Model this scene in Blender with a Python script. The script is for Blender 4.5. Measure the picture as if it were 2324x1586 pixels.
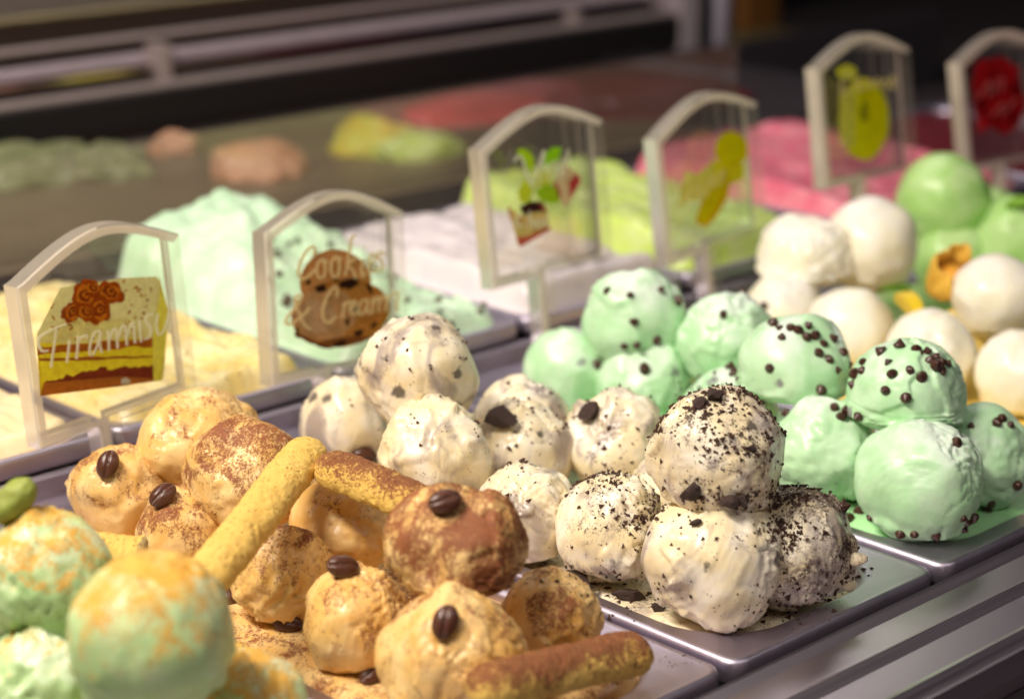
import bpy, bmesh, math, random
import numpy as np
from mathutils import Vector, Matrix
from mathutils.bvhtree import BVHTree
random.seed(7); rng = np.random.default_rng(7)
scene = bpy.context.scene
for o in list(bpy.data.objects): bpy.data.objects.remove(o)
COL = scene.collection

# ------------------------------------------------------------------ camera
FPX, CX, CY = 4683.4, 1162.0, 793.0                 # photograph measured on a 2324 x 1586 grid
PITCH, YAW = math.radians(17.035), math.radians(46.165)
CAM = Vector((0, 0, .4315))
HV = Vector((math.cos(YAW), math.sin(YAW), 0)); RIGHT = Vector((math.sin(YAW), -math.cos(YAW), 0))
FW = HV*math.cos(PITCH) + Vector((0, 0, -math.sin(PITCH))); UP = HV*math.sin(PITCH) + Vector((0, 0, math.cos(PITCH)))
cd = bpy.data.cameras.new('camera'); cam = bpy.data.objects.new('camera', cd); COL.objects.link(cam)
cam.matrix_world = Matrix.Translation(CAM) @ Matrix((RIGHT, UP, -FW)).transposed().to_4x4()
cd.sensor_width = 36; cd.lens = 36*FPX/2324; cd.clip_start = .02; cd.clip_end = 50
cd.dof.use_dof = True; cd.dof.focus_distance = 1.06; cd.dof.aperture_fstop = 4.8
scene.camera = cam
# ------------------------------------------------------------------ world, lamps, exposure
w = bpy.data.worlds.new('World'); scene.world = w; w.use_nodes = True
w.node_tree.nodes['Background'].inputs[0].default_value = (.58, .48, .66, 1)
w.node_tree.nodes['Background'].inputs[1].default_value = .034
def area(name, loc, target, sx, sy, power, col):
    l = bpy.data.lights.new(name, 'AREA'); l.shape = 'RECTANGLE'; l.size = sx; l.size_y = sy; l.energy = power; l.color = col
    o = bpy.data.objects.new(name, l); COL.objects.link(o); o.location = loc
    o.rotation_euler = (Vector(target)-Vector(loc)).to_track_quat('-Z', 'Y').to_euler(); return o
area('canopy_lamp', (-.02, .84, 1.08), (.80, .82, 0), .80, .14, 27.0, (1, .90, .77))
area('rear_canopy_lamp', (1.25, 1.42, .95), (1.25, 1.36, 0), 1.8, .20, 5.0, (1, .95, .90))
area('front_glass_lamp', (.72, .12, .70), (.95, .95, .05), 1.3, .10, 1.9, (1, .92, .84))  # added fill, kept to brighten the printed signs
scene.view_settings.view_transform = 'Standard'; scene.view_settings.look = 'None'
scene.view_settings.exposure = 0; scene.view_settings.gamma = 1
scene.render.engine = 'CYCLES'
scene.cycles.max_bounces = 10; scene.cycles.transparent_max_bounces = 24

# ------------------------------------------------------------------ pixel -> place helpers
def ray(u, v): return FW*FPX + RIGHT*(u-CX) - UP*(v-CY)
def onz(u, v, z=0.):
    d = ray(u, v); return CAM + d*((z-CAM.z)/d.z)
def ony(u, v, y):
    d = ray(u, v); return CAM + d*(y/d.y)
def depth(p): return (p-CAM).dot(FW)
def D5(x, y): return x*.3629+774.7, y*.3629+479.6

# ------------------------------------------------------------------ numpy noise
def _h(i, j, k, s):
    n = (i*374761393 + j*668265263 + k*2147483647 + s*1274126177) & 0xffffffff
    n = ((n ^ (n >> 13))*1274126177) & 0xffffffff
    n = ((n ^ (n >> 16))*2246822519) & 0xffffffff
    return ((n ^ (n >> 15)) & 0xffff)/32767.5 - 1
def vn(P, s=0):
    P = np.asarray(P, float); I = np.floor(P).astype(np.int64); F = P-I; F = F*F*F*(F*(F*6-15)+10); r = 0
    for a in (0, 1):
        for b in (0, 1):
            for c in (0, 1):
                wt = (F[:, 0] if a else 1-F[:, 0])*(F[:, 1] if b else 1-F[:, 1])*(F[:, 2] if c else 1-F[:, 2])
                r = r + wt*_h(I[:, 0]+a, I[:, 1]+b, I[:, 2]+c, s)
    return r
def fbm(P, s=0, o=3, g=.5):
    r = 0; a = 1.
    for i in range(o): r = r + a*vn(np.asarray(P)*(2.03**i)+i*7.7, s+i*13); a *= g
    return r
def sstep(a, b, x):
    t = np.clip((x-a)/(b-a), 0, 1); return t*t*(3-2*t)

# ------------------------------------------------------------------ node materials
class NT:
    def __init__(s, name):
        s.m = bpy.data.materials.new(name); s.m.use_nodes = True; s.t = s.m.node_tree; s.n = s.t.nodes; s.l = s.t.links
        s.b = s.n['Principled BSDF']; s.out = s.n['Material Output']
    def node(s, t, **k):
        n = s.n.new(t)
        for a, v in k.items(): setattr(n, a, v)
        return n
    def put(s, sock, v):
        if hasattr(v, 'links') or isinstance(v, bpy.types.NodeSocket): s.l.new(v, sock)
        else:
            if isinstance(v, (tuple, list)) and len(v) == 3 and sock.type == 'RGBA': v = (*v, 1)
            sock.default_value = v
    def math(s, op, a, b=0., c=0., clamp=False):
        n = s.node('ShaderNodeMath', operation=op, use_clamp=clamp)
        s.put(n.inputs[0], a); s.put(n.inputs[1], b); s.put(n.inputs[2], c); return n.outputs[0]
    def mix(s, f, a, b):
        n = s.node('ShaderNodeMix', data_type='RGBA'); s.put(n.inputs[0], f); s.put(n.inputs[6], a); s.put(n.inputs[7], b); return n.outputs[2]
    def ramp(s, f, a, b):
        n = s.node('ShaderNodeMapRange', interpolation_type='SMOOTHSTEP'); s.put(n.inputs[0], f); n.inputs[1].default_value = a; n.inputs[2].default_value = b; return n.outputs[0]
    def coord(s, stretch=(1, 1, 1), shift=True):
        tc = s.node('ShaderNodeTexCoord'); mp = s.node('ShaderNodeMapping'); s.l.new(tc.outputs['Object'], mp.inputs[0]); mp.inputs[3].default_value = stretch
        if shift:
            oi = s.node('ShaderNodeObjectInfo'); mu = s.math('MULTIPLY', oi.outputs['Random'], 3.7)
            cb = s.node('ShaderNodeCombineXYZ')
            for i in range(3): s.l.new(mu, cb.inputs[i])
            s.l.new(cb.outputs[0], mp.inputs[1])
        return mp.outputs[0]
    def noise(s, v, sc, det=3., rough=.55, dist=0.):
        n = s.node('ShaderNodeTexNoise'); s.l.new(v, n.inputs['Vector']); n.inputs['Scale'].default_value = sc; n.inputs['Detail'].default_value = det
        n.inputs['Roughness'].default_value = rough; n.inputs['Distortion'].default_value = dist; return n.outputs['Fac']
    def vor(s, v, sc, rnd=1., out='Distance'):
        n = s.node('ShaderNodeTexVoronoi'); s.l.new(v, n.inputs['Vector']); n.inputs['Scale'].default_value = sc; n.inputs['Randomness'].default_value = rnd; return n.outputs[out]
    def nz(s):
        g = s.node('ShaderNodeNewGeometry'); x = s.node('ShaderNodeSeparateXYZ'); s.l.new(g.outputs['Normal'], x.inputs[0]); return x.outputs[2]
    def attr(s, name): return s.node('ShaderNodeAttribute', attribute_type='OBJECT', attribute_name=name).outputs['Fac']
    def bump(s, h, strength, dist):
        n = s.node('ShaderNodeBump'); n.inputs['Strength'].default_value = strength; n.inputs['Distance'].default_value = dist; s.l.new(h, n.inputs['Height'])
        s.l.new(n.outputs[0], s.b.inputs['Normal']); return n
    def set(s, **k):
        mp = dict(col='Base Color', rough='Roughness', metal='Metallic', spec='Specular IOR Level', sss='Subsurface Weight', rad='Subsurface Radius', scl='Subsurface Scale', alpha='Alpha', coat='Coat Weight', trans='Transmission Weight')
        for a, v in k.items(): s.put(s.b.inputs[mp[a]], v)
        return s.m

def plain(name, col, rough=.5, metal=0, var=.12, sc=60, bump=0, spec=.5):
    t = NT(name); v = t.coord(); n = t.noise(v, sc, 4)
    c = t.mix(n, tuple(x*(1-var) for x in col), tuple(min(1, x*(1+var)) for x in col)); t.set(col=c, rough=rough, metal=metal, spec=spec)
    if bump: t.bump(t.noise(v, sc*6, 4), .6, bump)
    return t.m
def frozen(name, base, warm, dust=None, dust_k=(1., .5), sss=.35, rad=(1, .6, .3), frost_lit_top=None, spots=None, smear=None, specks=None, rough=.32, bumpd=.00028, streak=False):
    """gelato: a creamy mass with scoop marks, and whatever is dusted on or stirred into it"""
    t = NT(name); v = t.coord(); nz = t.nz()
    big = t.noise(v, 45, 4, .55, .6); c = t.mix(t.ramp(big, .35, .68), base, warm)
    if frost_lit_top:
        fm = t.math('MULTIPLY', t.ramp(t.noise(v, 38, 3), .42, .62), t.ramp(nz, .2, .9)); c = t.mix(t.math('MULTIPLY', fm, .7), c, frost_lit_top)  # paler upward faces: frosty on mint, painted lit tops on lemon
    if smear:
        sm = t.noise(t.coord((1, 1.5, .8)), 34, 5, .55, .9); sm = t.ramp(t.math('ADD', sm, t.attr('stir')), .53, .73); c = t.mix(t.math('MULTIPLY', sm, .75), c, smear)
    h = t.noise(v, 170, 5, .6, .8); hh = t.math('MULTIPLY_ADD', t.noise(v, 620, 3, .6), .45, h)
    if spots:
        col, sc, th = spots; d = t.vor(v, sc); cn = t.node('ShaderNodeSeparateColor'); vn_ = t.node('ShaderNodeTexVoronoi'); t.l.new(v, vn_.inputs['Vector']); vn_.inputs['Scale'].default_value = sc
        t.l.new(vn_.outputs['Color'], cn.inputs[0]); pick = t.math('GREATER_THAN', cn.outputs[0], th)
        wob = t.math('MULTIPLY_ADD', t.noise(v, 200, 3), .5, vn_.outputs['Distance'])
        m = t.math('MULTIPLY', t.math('SUBTRACT', 1., t.ramp(wob, .40, .56)), pick); c = t.mix(t.math('MULTIPLY', m, .85), c, col)
    if specks:
        col, sc, th = specks; wv = t.coord((1, 1.3, 1)); d = t.vor(wv, sc); dn = t.noise(wv, sc*.22, 3)
        m = t.math('MULTIPLY', t.math('LESS_THAN', d, .30), t.ramp(dn, th, th+.12)); c = t.mix(m, c, col)
    if dust:
        dcol, dcol2 = dust; k1, k2 = dust_k
        grain = t.noise(v, 780, 5, .8); clump = t.noise(v, 52, 4, .6, .8)
        wipe = t.noise(t.coord((1.9, 1.9, .32)), 210, 4, .65)
        a = t.math('MULTIPLY_ADD', nz, .24*k1, t.math('MULTIPLY', clump, 1.9))
        a = t.math('MULTIPLY_ADD', wipe, 1.5*k2, a); a = t.math('MULTIPLY_ADD', grain, 1.9, a); a = t.math('ADD', a, t.attr('dust'))
        a = t.math('MULTIPLY_ADD', t.noise(v, 300, 3, .6), .5, a); f = t.ramp(a, 2.80, 3.26); dc = t.mix(t.noise(v, 320, 3), dcol, dcol2); c = t.mix(t.math('MULTIPLY', f, .95), c, dc)
        hh = t.math('MULTIPLY_ADD', f, .35, hh); rr = t.math('MULTIPLY_ADD', f, .4, rough); t.set(rough=rr)
    else: t.set(rough=rough)
    t.set(col=c, sss=sss*.5, rad=rad, scl=.0020, spec=.55); t.bump(hh, .75, bumpd)
    return t.m

M = {}
M['tiramisu'] = frozen('tiramisu_gelato', (.77, .45, .13), (.86, .60, .27), bumpd=.0004, sss=.5, dust=((.14, .026, .006), (.30, .080, .018)), rad=(1, .55, .2))
M['cookie'] = frozen('cookies_cream_gelato', (.84, .71, .45), (.88, .80, .66), sss=.55, rough=.30, bumpd=.00018, smear=(.25, .19, .20), spots=((.05, .036, .042), 62, .74), specks=((.07, .035, .022), 520, .56), rad=(1, .7, .4), dust=((.03, .014, .010), (.09, .04, .025)), dust_k=(1.2, .5))
M['mint'] = frozen('mint_gelato', (.45, .74, .42), (.58, .81, .55), sss=.45, frost_lit_top=(.82, .88, .84), spots=((.22, .22, .23), 62, .86), rad=(.5, 1, .6))
M['mint_rear'] = frozen('pale_mint_gelato', (.56, .80, .54), (.68, .86, .66), rad=(.5, 1, .6))
M['lemon'] = frozen('lemon_gelato', (.94, .87, .68), (.96, .91, .80), frost_lit_top=(.95, .89, .88), rad=(1, .7, .15), sss=.7, bumpd=.00012)  # white on upward faces paints in the scoops' lit tops
M['lemon_bed'] = frozen('lemon_gelato_bed', (.92, .66, .12), (.94, .74, .22), rad=(1, .6, .1))  # saturated yellow chosen to bounce onto the scoops' undersides
M['mint_bed'] = frozen('mint_gelato_bed', (.42, .78, .38), (.52, .82, .48), rad=(.5, 1, .5))  # saturated green chosen to bounce colour into the scoops
M['apple'] = frozen('apple_gelato', (.40, .68, .20), (.50, .74, .30), frost_lit_top=(.62, .80, .42), rad=(.5, 1, .3))
M['pistachio'] = frozen('pistachio_gelato', (.46, .66, .30), (.58, .74, .40), dust=((.60, .27, .018), (.72, .40, .04)), dust_k=(2.6, .12), frost_lit_top=(.70, .80, .62), rad=(.6, 1, .4))
M['custard'] = frozen('custard_gelato', (.84, .64, .22), (.90, .78, .44), specks=((.30, .20, .05), 240, .54), rad=(1, .7, .3))
M['cream'] = frozen('cream_gelato', (.86, .66, .38), (.90, .74, .48), specks=((.45, .32, .10), 260, .60), rad=(1, .7, .3))
M['white'] = frozen('white_gelato', (.80, .72, .77), (.86, .78, .79), rad=(1, .8, .7))
M['lime'] = frozen('lime_gelato', (.62, .80, .16), (.72, .84, .34), rad=(.7, 1, .2))
M['pink'] = frozen('strawberry_gelato', (.86, .17, .27), (.90, .32, .38), rad=(1, .3, .3))
M['berry'] = frozen('dark_berry_gelato', (.13, .012, .02), (.20, .02, .03), sss=.1)
M['red'] = frozen('raspberry_gelato', (.70, .07, .07), (.78, .16, .14), rad=(1, .2, .2))
M['peach'] = frozen('peach_gelato', (.62, .30, .17), (.68, .40, .26), rad=(1, .5, .3))
M['banana'] = frozen('yellow_gelato', (.75, .58, .06), (.70, .72, .15), rad=(1, .8, .2))
M['olive'] = frozen('olive_gelato', (.22, .24, .11), (.30, .31, .17))

def steel(name, col, rough, sc=(1, 1, 1), bump=.00008):
    t = NT(name); v = t.coord(sc, False); n = t.noise(v, 180, 5, .65); g = t.noise(v, 14, 3)
    t.set(col=t.mix(g, tuple(x*.88 for x in col), col), metal=1., rough=t.math('MULTIPLY_ADD', n, .16, rough-.08)); t.bump(n, .35, bump); return t.m
M['steel'] = steel('pan_steel', (.56, .50, .61), .42, (1, 1, 1), .00004)
M['brushed'] = steel('brushed_rail_steel', (.56, .49, .54), .38, (.05, 3, 3))
M['darksteel'] = steel('dark_steel', (.20, .17, .18), .4, (.05, 3, 3))
M['brass'] = steel('brass_rail', (.60, .50, .28), .45, (.05, 3, 3))
M['black'] = plain('black_frame_paint', (.006, .004, .004), .6, var=.2)
M['well'] = plain('dark_well', (.05, .042, .05), .55, .3)
M['brownwall'] = plain('brown_panel', (.035, .017, .011), .7)
M['deck'] = plain('rear_deck_laminate', (.20, .155, .10), .4, var=.25, sc=14)  # brown-grey of the reflecting glass put into the colour
M['railgrey'] = plain('satin_rail', (.42, .34, .33), .3, metal=.3)
M['postgrey'] = plain('post_paint', (.62, .54, .66), .4)
M['railpale'] = plain('pale_rail', (.40, .33, .36), .3)
M['greywall'] = plain('grey_panel', (.42, .34, .28), .7)
M['olivepanel'] = plain('olive_panel', (.24, .19, .07), .6)
M['orangepanel'] = plain('orange_panel', (.28, .11, .02), .6)
M['slate'] = plain('slate_shelf', (.20, .19, .14), .5)
M['bean'] = plain('roasted_bean', (.085, .030, .018), .24, var=.4, sc=300, bump=.0002)
M['chip'] = plain('chocolate_drop', (.060, .022, .014), .34, var=.3, sc=400, bump=.0001)
M['biscuit'] = plain('dark_biscuit', (.050, .026, .021), .7, var=.6, sc=700, bump=.0012)
M['crumb'] = plain('dark_crumb', (.062, .027, .017), .8, var=.6, sc=900)
M['nut'] = plain('pistachio_nut', (.26, .30, .05), .55, var=.35, sc=180, bump=.0006)
M['physalis'] = plain('physalis_fruit', (.82, .40, .05), .35, var=.25, sc=120, bump=.0003)
M['zest'] = plain('lemon_peel', (.85, .60, .03), .4, var=.15, sc=200, bump=.0003)
M['leaf'] = plain('mint_leaf', (.20, .42, .02), .45, var=.3, sc=120)
M['shard'] = plain('dark_wafer', (.16, .13, .11), .6)
t = NT('sponge_finger'); v = t.coord(); nz = t.nz(); base = t.mix(t.noise(v, 60, 4), (.83, .48, .08), (.89, .63, .18))
pore = t.math('SUBTRACT', 1., t.ramp(t.vor(v, 330), .10, .30)); pm = t.math('MULTIPLY', pore, t.ramp(t.noise(v, 90, 3), .42, .55)); base = t.mix(t.math('MULTIPLY', pm, .5), base, (.58, .28, .05))
a = t.math('MULTIPLY_ADD', nz, .5, t.math('MULTIPLY', t.noise(v, 90, 4, .6, .5), 1.2)); a = t.math('MULTIPLY_ADD', t.noise(v, 800, 5, .8), 2.0, a); a = t.math('ADD', a, t.attr('dust'))
f = t.ramp(a, 2.05, 2.38); base = t.mix(f, base, t.mix(t.noise(v, 300, 3), (.17, .048, .014), (.36, .13, .04)))
t.set(col=base, rough=.8, sss=.12, rad=(1, .6, .2), scl=.003); t.bump(t.math('SUBTRACT', t.math('MULTIPLY_ADD', t.noise(v, 620, 5, .75), 1.0, t.noise(v, 120, 3)), pm), .9, .0016); M['sponge'] = t.m
t = NT('sponge_crumb'); v = t.coord(); t.set(col=t.mix(t.noise(v, 300, 4), (.60, .38, .12), (.90, .72, .36)), rough=.9); t.bump(t.noise(v, 420, 5, .7), 1., .003); M['sponge_in'] = t.m

def acrylic(name, opac, col, rough):
    t = NT(name); tr = t.node('ShaderNodeBsdfTransparent'); tr.inputs[0].default_value = (.97, .97, .95, 1)
    df = t.node('ShaderNodeBsdfDiffuse'); df.inputs[0].default_value = (*col, 1); tl = t.node('ShaderNodeBsdfTranslucent'); tl.inputs[0].default_value = (*col, 1)
    m0 = t.node('ShaderNodeMixShader'); m0.inputs[0].default_value = .5; t.l.new(df.outputs[0], m0.inputs[1]); t.l.new(tl.outputs[0], m0.inputs[2])
    m1 = t.node('ShaderNodeMixShader'); v = t.coord((1, 1, 1)); n = t.noise(v, 55, 3)
    t.l.new(t.math('MULTIPLY_ADD', n, opac*.3, opac*.85), m1.inputs[0]); t.l.new(tr.outputs[0], m1.inputs[1]); t.l.new(m0.outputs[0], m1.inputs[2])
    gl = t.node('ShaderNodeBsdfGlossy'); gl.inputs['Roughness'].default_value = rough; fr = t.node('ShaderNodeFresnel'); fr.inputs[0].default_value = 1.45
    m2 = t.node('ShaderNodeMixShader'); t.l.new(t.math('MULTIPLY', fr.outputs[0], .6), m2.inputs[0]); t.l.new(m1.outputs[0], m2.inputs[1]); t.l.new(gl.outputs[0], m2.inputs[2]); t.l.new(m2.outputs[0], t.out.inputs[0]); return t.m
def ink(name, col, var=.35, sc=260):
    col = tuple(min(.95, x*1.65) for x in col); t = NT(name); v = t.coord(); c = t.mix(t.noise(v, sc, 4), tuple(x*(1-var) for x in col), tuple(min(1, x*(1+var)) for x in col))
    df = t.node('ShaderNodeBsdfDiffuse'); tl = t.node('ShaderNodeBsdfTranslucent'); t.l.new(c, df.inputs[0]); t.l.new(c, tl.inputs[0])
    m = t.node('ShaderNodeMixShader'); m.inputs[0].default_value = .5; t.l.new(df.outputs[0], m.inputs[1]); t.l.new(tl.outputs[0], m.inputs[2]); t.l.new(m.outputs[0], t.out.inputs[0]); return t.m
M['clear'] = acrylic('clear_acrylic', .015, (.9, .9, .85), .04)
M['edge'] = acrylic('frosted_acrylic_edge', .90, (.90, .80, .68), .25)
M['edge_clear'] = acrylic('polished_acrylic_edge', .16, (.85, .80, .72), .1)  # clear copy of the edge, painting in light passing through it
M['bevel'] = acrylic('acrylic_bevel', .9, (.86, .78, .68), .2)
M['band'] = acrylic('acrylic_band', .80, (.90, .82, .72), .2)
M['engrave'] = ink('engraved_lettering', (.80, .62, .46), .1)

# ------------------------------------------------------------------ object helpers
def tag(o, label=None, cat=None, group=None, kind=None):
    for k, v in (('label', label), ('category', cat), ('group', group), ('kind', kind)):
        if v: o[k] = v
    return o
def mesh(name, verts, faces, mats, smooth=True, fm=None):
    me = bpy.data.meshes.new(name); me.from_pydata([tuple(map(float, q)) for q in verts], [], [tuple(int(i) for i in q) for q in faces])
    for m in (mats if isinstance(mats, list) else [mats]): me.materials.append(m)
    if fm is not None: me.polygons.foreach_set('material_index', fm)
    if smooth: me.polygons.foreach_set('use_smooth', [True]*len(me.polygons))
    me.update(); return me
def obj(name, me, loc=(0, 0, 0), parent=None):
    o = bpy.data.objects.new(name, me); COL.objects.link(o); o.location = loc; o.parent = parent; return o
def empty(name, loc=(0, 0, 0)): return obj(name, None, loc)
def boxes(bs):
    V, F = [], []
    for x0, x1, y0, y1, z0, z1 in bs:
        n = len(V); V += [(x, y, z) for z in (z0, z1) for y in (y0, y1) for x in (x0, x1)]
        F += [tuple(n+i for i in q) for q in ((0, 2, 3, 1), (4, 5, 7, 6), (0, 1, 5, 4), (2, 6, 7, 3), (0, 4, 6, 2), (1, 3, 7, 5))]
    return V, F
def boxo(name, b, m, bevel=0, parent=None):
    c = Vector(((b[0]+b[1])/2, (b[2]+b[3])/2, b[4])); V, F = boxes([b]); V = [Vector(q)-c for q in V]
    o = obj(name, mesh(name, V, F, m, False), c, parent)
    if bevel: md = o.modifiers.new('bevel', 'BEVEL'); md.width = bevel; md.segments = 3
    return o
def extrude_x(name, prof, x0, x1, m, parent=None, closed=True):
    n = len(prof); V = [(x0, y, z) for y, z in prof]+[(x1, y, z) for y, z in prof]
    F = [(i, (i+1) % n, n+(i+1) % n, n+i) for i in range(n)]
    F += [tuple(range(n))[::-1], tuple(range(n, 2*n))]
    return obj(name, mesh(name, V, F, m, False), parent=parent)
def ico(sub):
    bm = bmesh.new(); bmesh.ops.create_icosphere(bm, subdivisions=sub, radius=1); V = np.array([q.co[:] for q in bm.verts]); F = [[q.index for q in f.verts] for f in bm.faces]; bm.free(); return V, F
ICO = {k: ico(k) for k in (2, 3, 4, 5, 6)}

# ------------------------------------------------------------------ the counter
Y0, PL, PITCHX, PX2 = .5725, .385, .1714, .698          # pan front, pan length, pan spacing, left side of the cookies pan
prof = [(.5622, -.05), (.5622, .0002), (.5612, .0012), (.5598, .0006), (.5560, -.0028), (.5365, -.0040), (.5345, -.0030), (.5336, .0000), (.5322, .0006), (.5305, -.0006), (.5265, -.0032), (.5060, -.0044), (.5040, -.0030), (.5020, .0006), (.4985, .0016), (.4952, .0004), (.4940, -.0020), (.4925, -.0030), (.4905, -.0010), (.4885, -.0012), (.4875, -.006), (.4860, -.012), (.4860, -.05)]
tag(extrude_x('counter_rail', prof, .2, 2.4, M['brushed']), kind='structure')
tag(boxo('counter_apron', (.2, 2.4, .2, .4855, -.06, -.02), M['darksteel']), kind='structure')
tag(boxo('counter_well', (-.2, 3.2, .15, 2.6, -.36, -.16), M['well']), kind='structure')
tag(extrude_x('counter_ledge', [(.9605, -.06), (.9605, -.002), (.9615, -.0005), (.9945, -.0005), (.9945, .010), (.9975, .0120), (.9985, .0120), (.9985, -.06)], .1, 2.6, M['steel']), kind='structure')
tag(boxo('rear_ledge', (.1, 2.6, 1.305, 1.418, -.03, .010), M['darksteel'], .002), kind='structure')
tag(boxo('counter_support', (.1, 2.6, 1.783, 1.80, -.16, .012), M['well']), kind='structure')
def rrect(x0, x1, y0, y1, r, n=8):
    P = []
    for cx, cy, a0 in ((x1-r, y0+r, -90), (x1-r, y1-r, 0), (x0+r, y1-r, 90), (x0+r, y0+r, 180)):
        for i in range(n+1):
            a = math.radians(a0+90*i/n); P.append((cx+r*math.cos(a), cy+r*math.sin(a)))
    return P
def make_pan(name, w_, l_, mat, ro=.010, ri=.044, ins=.013, insf=.017):
    L = [(rrect(.0005, w_-.0005, .0005, l_-.0005, ro), -.0125), (rrect(0, w_, 0, l_, ro), -.011), (rrect(0, w_, 0, l_, ro), -.003), (rrect(.0008, w_-.0008, .0008, l_-.0008, ro), -.0008),
         (rrect(.0025, w_-.0025, .0025, l_-.0025, ro), 0.), (rrect(.0045, w_-.0045, .0045, l_-.0045, ro), -.0004), (rrect(.0065, w_-.0065, .0065, l_-.0065, ro), -.0012), (rrect(ins-.002, w_-ins+.002, insf-.002, l_-insf+.002, ri), -.0012),
         (rrect(ins, w_-ins, insf, l_-insf, ri), -.0020), (rrect(ins+.0015, w_-ins-.0015, insf+.0015, l_-insf-.0015, ri), -.0045), (rrect(ins+.005, w_-ins-.005, insf+.005, l_-insf-.005, ri), -.10), (rrect(ins+.025, w_-ins-.025, insf+.025, l_-insf-.025, ri-.02), -.115)]
    n = len(L[0][0]); V = [(x, y, z) for P, z in L for x, y in P]; F = [(k*n+i, k*n+(i+1) % n, (k+1)*n+(i+1) % n, (k+1)*n+i) for k in range(len(L)-1) for i in range(n)]
    F.append(tuple((len(L)-1)*n+i for i in range(n))); return mesh(name, V, F, mat)
pan_me = make_pan('gelato_pan', .165, PL, M['steel'])
FR = ['grey steel pan under the pale green crumb-topped scoops', 'grey steel pan holding the cocoa-dusted tiramisu scoops', 'grey steel pan holding the cookies and cream scoops', 'grey steel pan holding the mint chocolate chip scoops', 'grey steel pan holding the pale lemon scoops', 'grey steel pan holding the plain bright green scoops', 'grey steel pan after the plain bright green scoops, below the red berry sign']
FPAN = []
for k in range(7):
    p = obj('gelato_pan', pan_me, (PX2+PITCHX*(k-2), Y0, 0)); tag(p, FR[k], 'pan', 'front row of pans'); FPAN.append(p)
def xk(k): return PX2+PITCHX*(k-2)

# ------------------------------------------------------------------ bases of gelato in the front pans
SURF = []                                             # (object, BVH) to lay things on
def add_surf(o):
    me = o.data; mw = Matrix.Translation(o.location) @ o.rotation_euler.to_matrix().to_4x4()
    SURF.append((o, BVHTree.FromPolygons([mw @ q.co for q in me.vertices], [p.vertices[:] for p in me.polygons])))
def hit(u, v):
    d = ray(u, v).normalized(); best = None
    for o, b in SURF:
        h = b.ray_cast(CAM, d)
        if h[0] and (best is None or h[3] < best[3]): best = h
    return (best[0], best[1]) if best else None
def near_hit(u, v):
    for k in range(0, 90, 3):
        for a in range(0, 360, 30):
            h = hit(u+k*math.cos(math.radians(a)), v+k*math.sin(math.radians(a)))
            if h: return h
            if k == 0: break
    return None
def bed(name, x0, x1, y0, y1, z, r, mat, hf, nx=46, ny=100, back=.0):
    S, Tt = np.meshgrid(np.linspace(0, 1, nx), np.linspace(0, 1, ny)); s = S.ravel(); q = Tt.ravel()
    X = x0+(x1-x0)*s; Y = y0+(y1-y0)*q
    # square -> rounded rectangle
    dx = np.maximum(np.abs(X-(x0+x1)/2)-((x1-x0)/2-r), 0); dy = np.maximum(np.abs(Y-(y0+y1)/2)-((y1-y0)/2-r), 0)
    L = np.maximum(dx, dy); ln = np.maximum(np.hypot(dx, dy), 1e-9); k = np.where(L > 0, L/ln, 1)
    X = np.where(dx > 0, (x0+x1)/2+np.sign(X-(x0+x1)/2)*((x1-x0)/2-r+dx*k), X); Y = np.where(dy > 0, (y0+y1)/2+np.sign(Y-(y0+y1)/2)*((y1-y0)/2-r+dy*k), Y)
    e = np.minimum(np.minimum(s, 1-s)*(x1-x0), np.minimum(q, 1-q)*(y1-y0))
    Z = hf(s, q, X, Y); Z = Z*sstep(0, .014, e)+(-.004)*(1-sstep(0, .010, e))
    cx, cy = (x0+x1)/2, y0
    V = np.stack([X-cx, Y-cy, Z], 1); F = [(j*nx+i, j*nx+i+1, (j+1)*nx+i+1, (j+1)*nx+i) for j in range(ny-1) for i in range(nx-1)]
    return obj(name, mesh(name, V, F, mat), (cx, cy, z))
def flat(amp, sd, z0=0.): return lambda s, q, X, Y: z0+amp*fbm(np.stack([X*28, Y*28, X*0+sd], 1), sd, 4)
BL = ['pale green gelato filling the pan under crumb-topped scoops', 'tan cocoa-speckled gelato layer under the tiramisu scoops', 'cream gelato layer with dark crumbs under the cookies scoops', 'mint green gelato layer under the chocolate chip scoops', 'yellow lemon gelato layer under the pale scoops', 'bright green gelato layer under the plain green scoops']
for k, mt in enumerate(['pistachio', 'tiramisu', 'cookie', 'mint_bed', 'lemon_bed', 'apple']):
    o = bed('gelato', xk(k)+.0135, xk(k)+.1515, Y0+.0178, Y0+PL-.0178, -.0032, .0435, M[mt], flat(.0018, 11+k, .001)); o['dust'] = [0, .12, -.02, 0, 0, 0][k]; o.location.z -= .003*(k == 2)
    tag(o, BL[k], 'gelato', 'gelato beds in the front pans'); add_surf(o)

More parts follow.
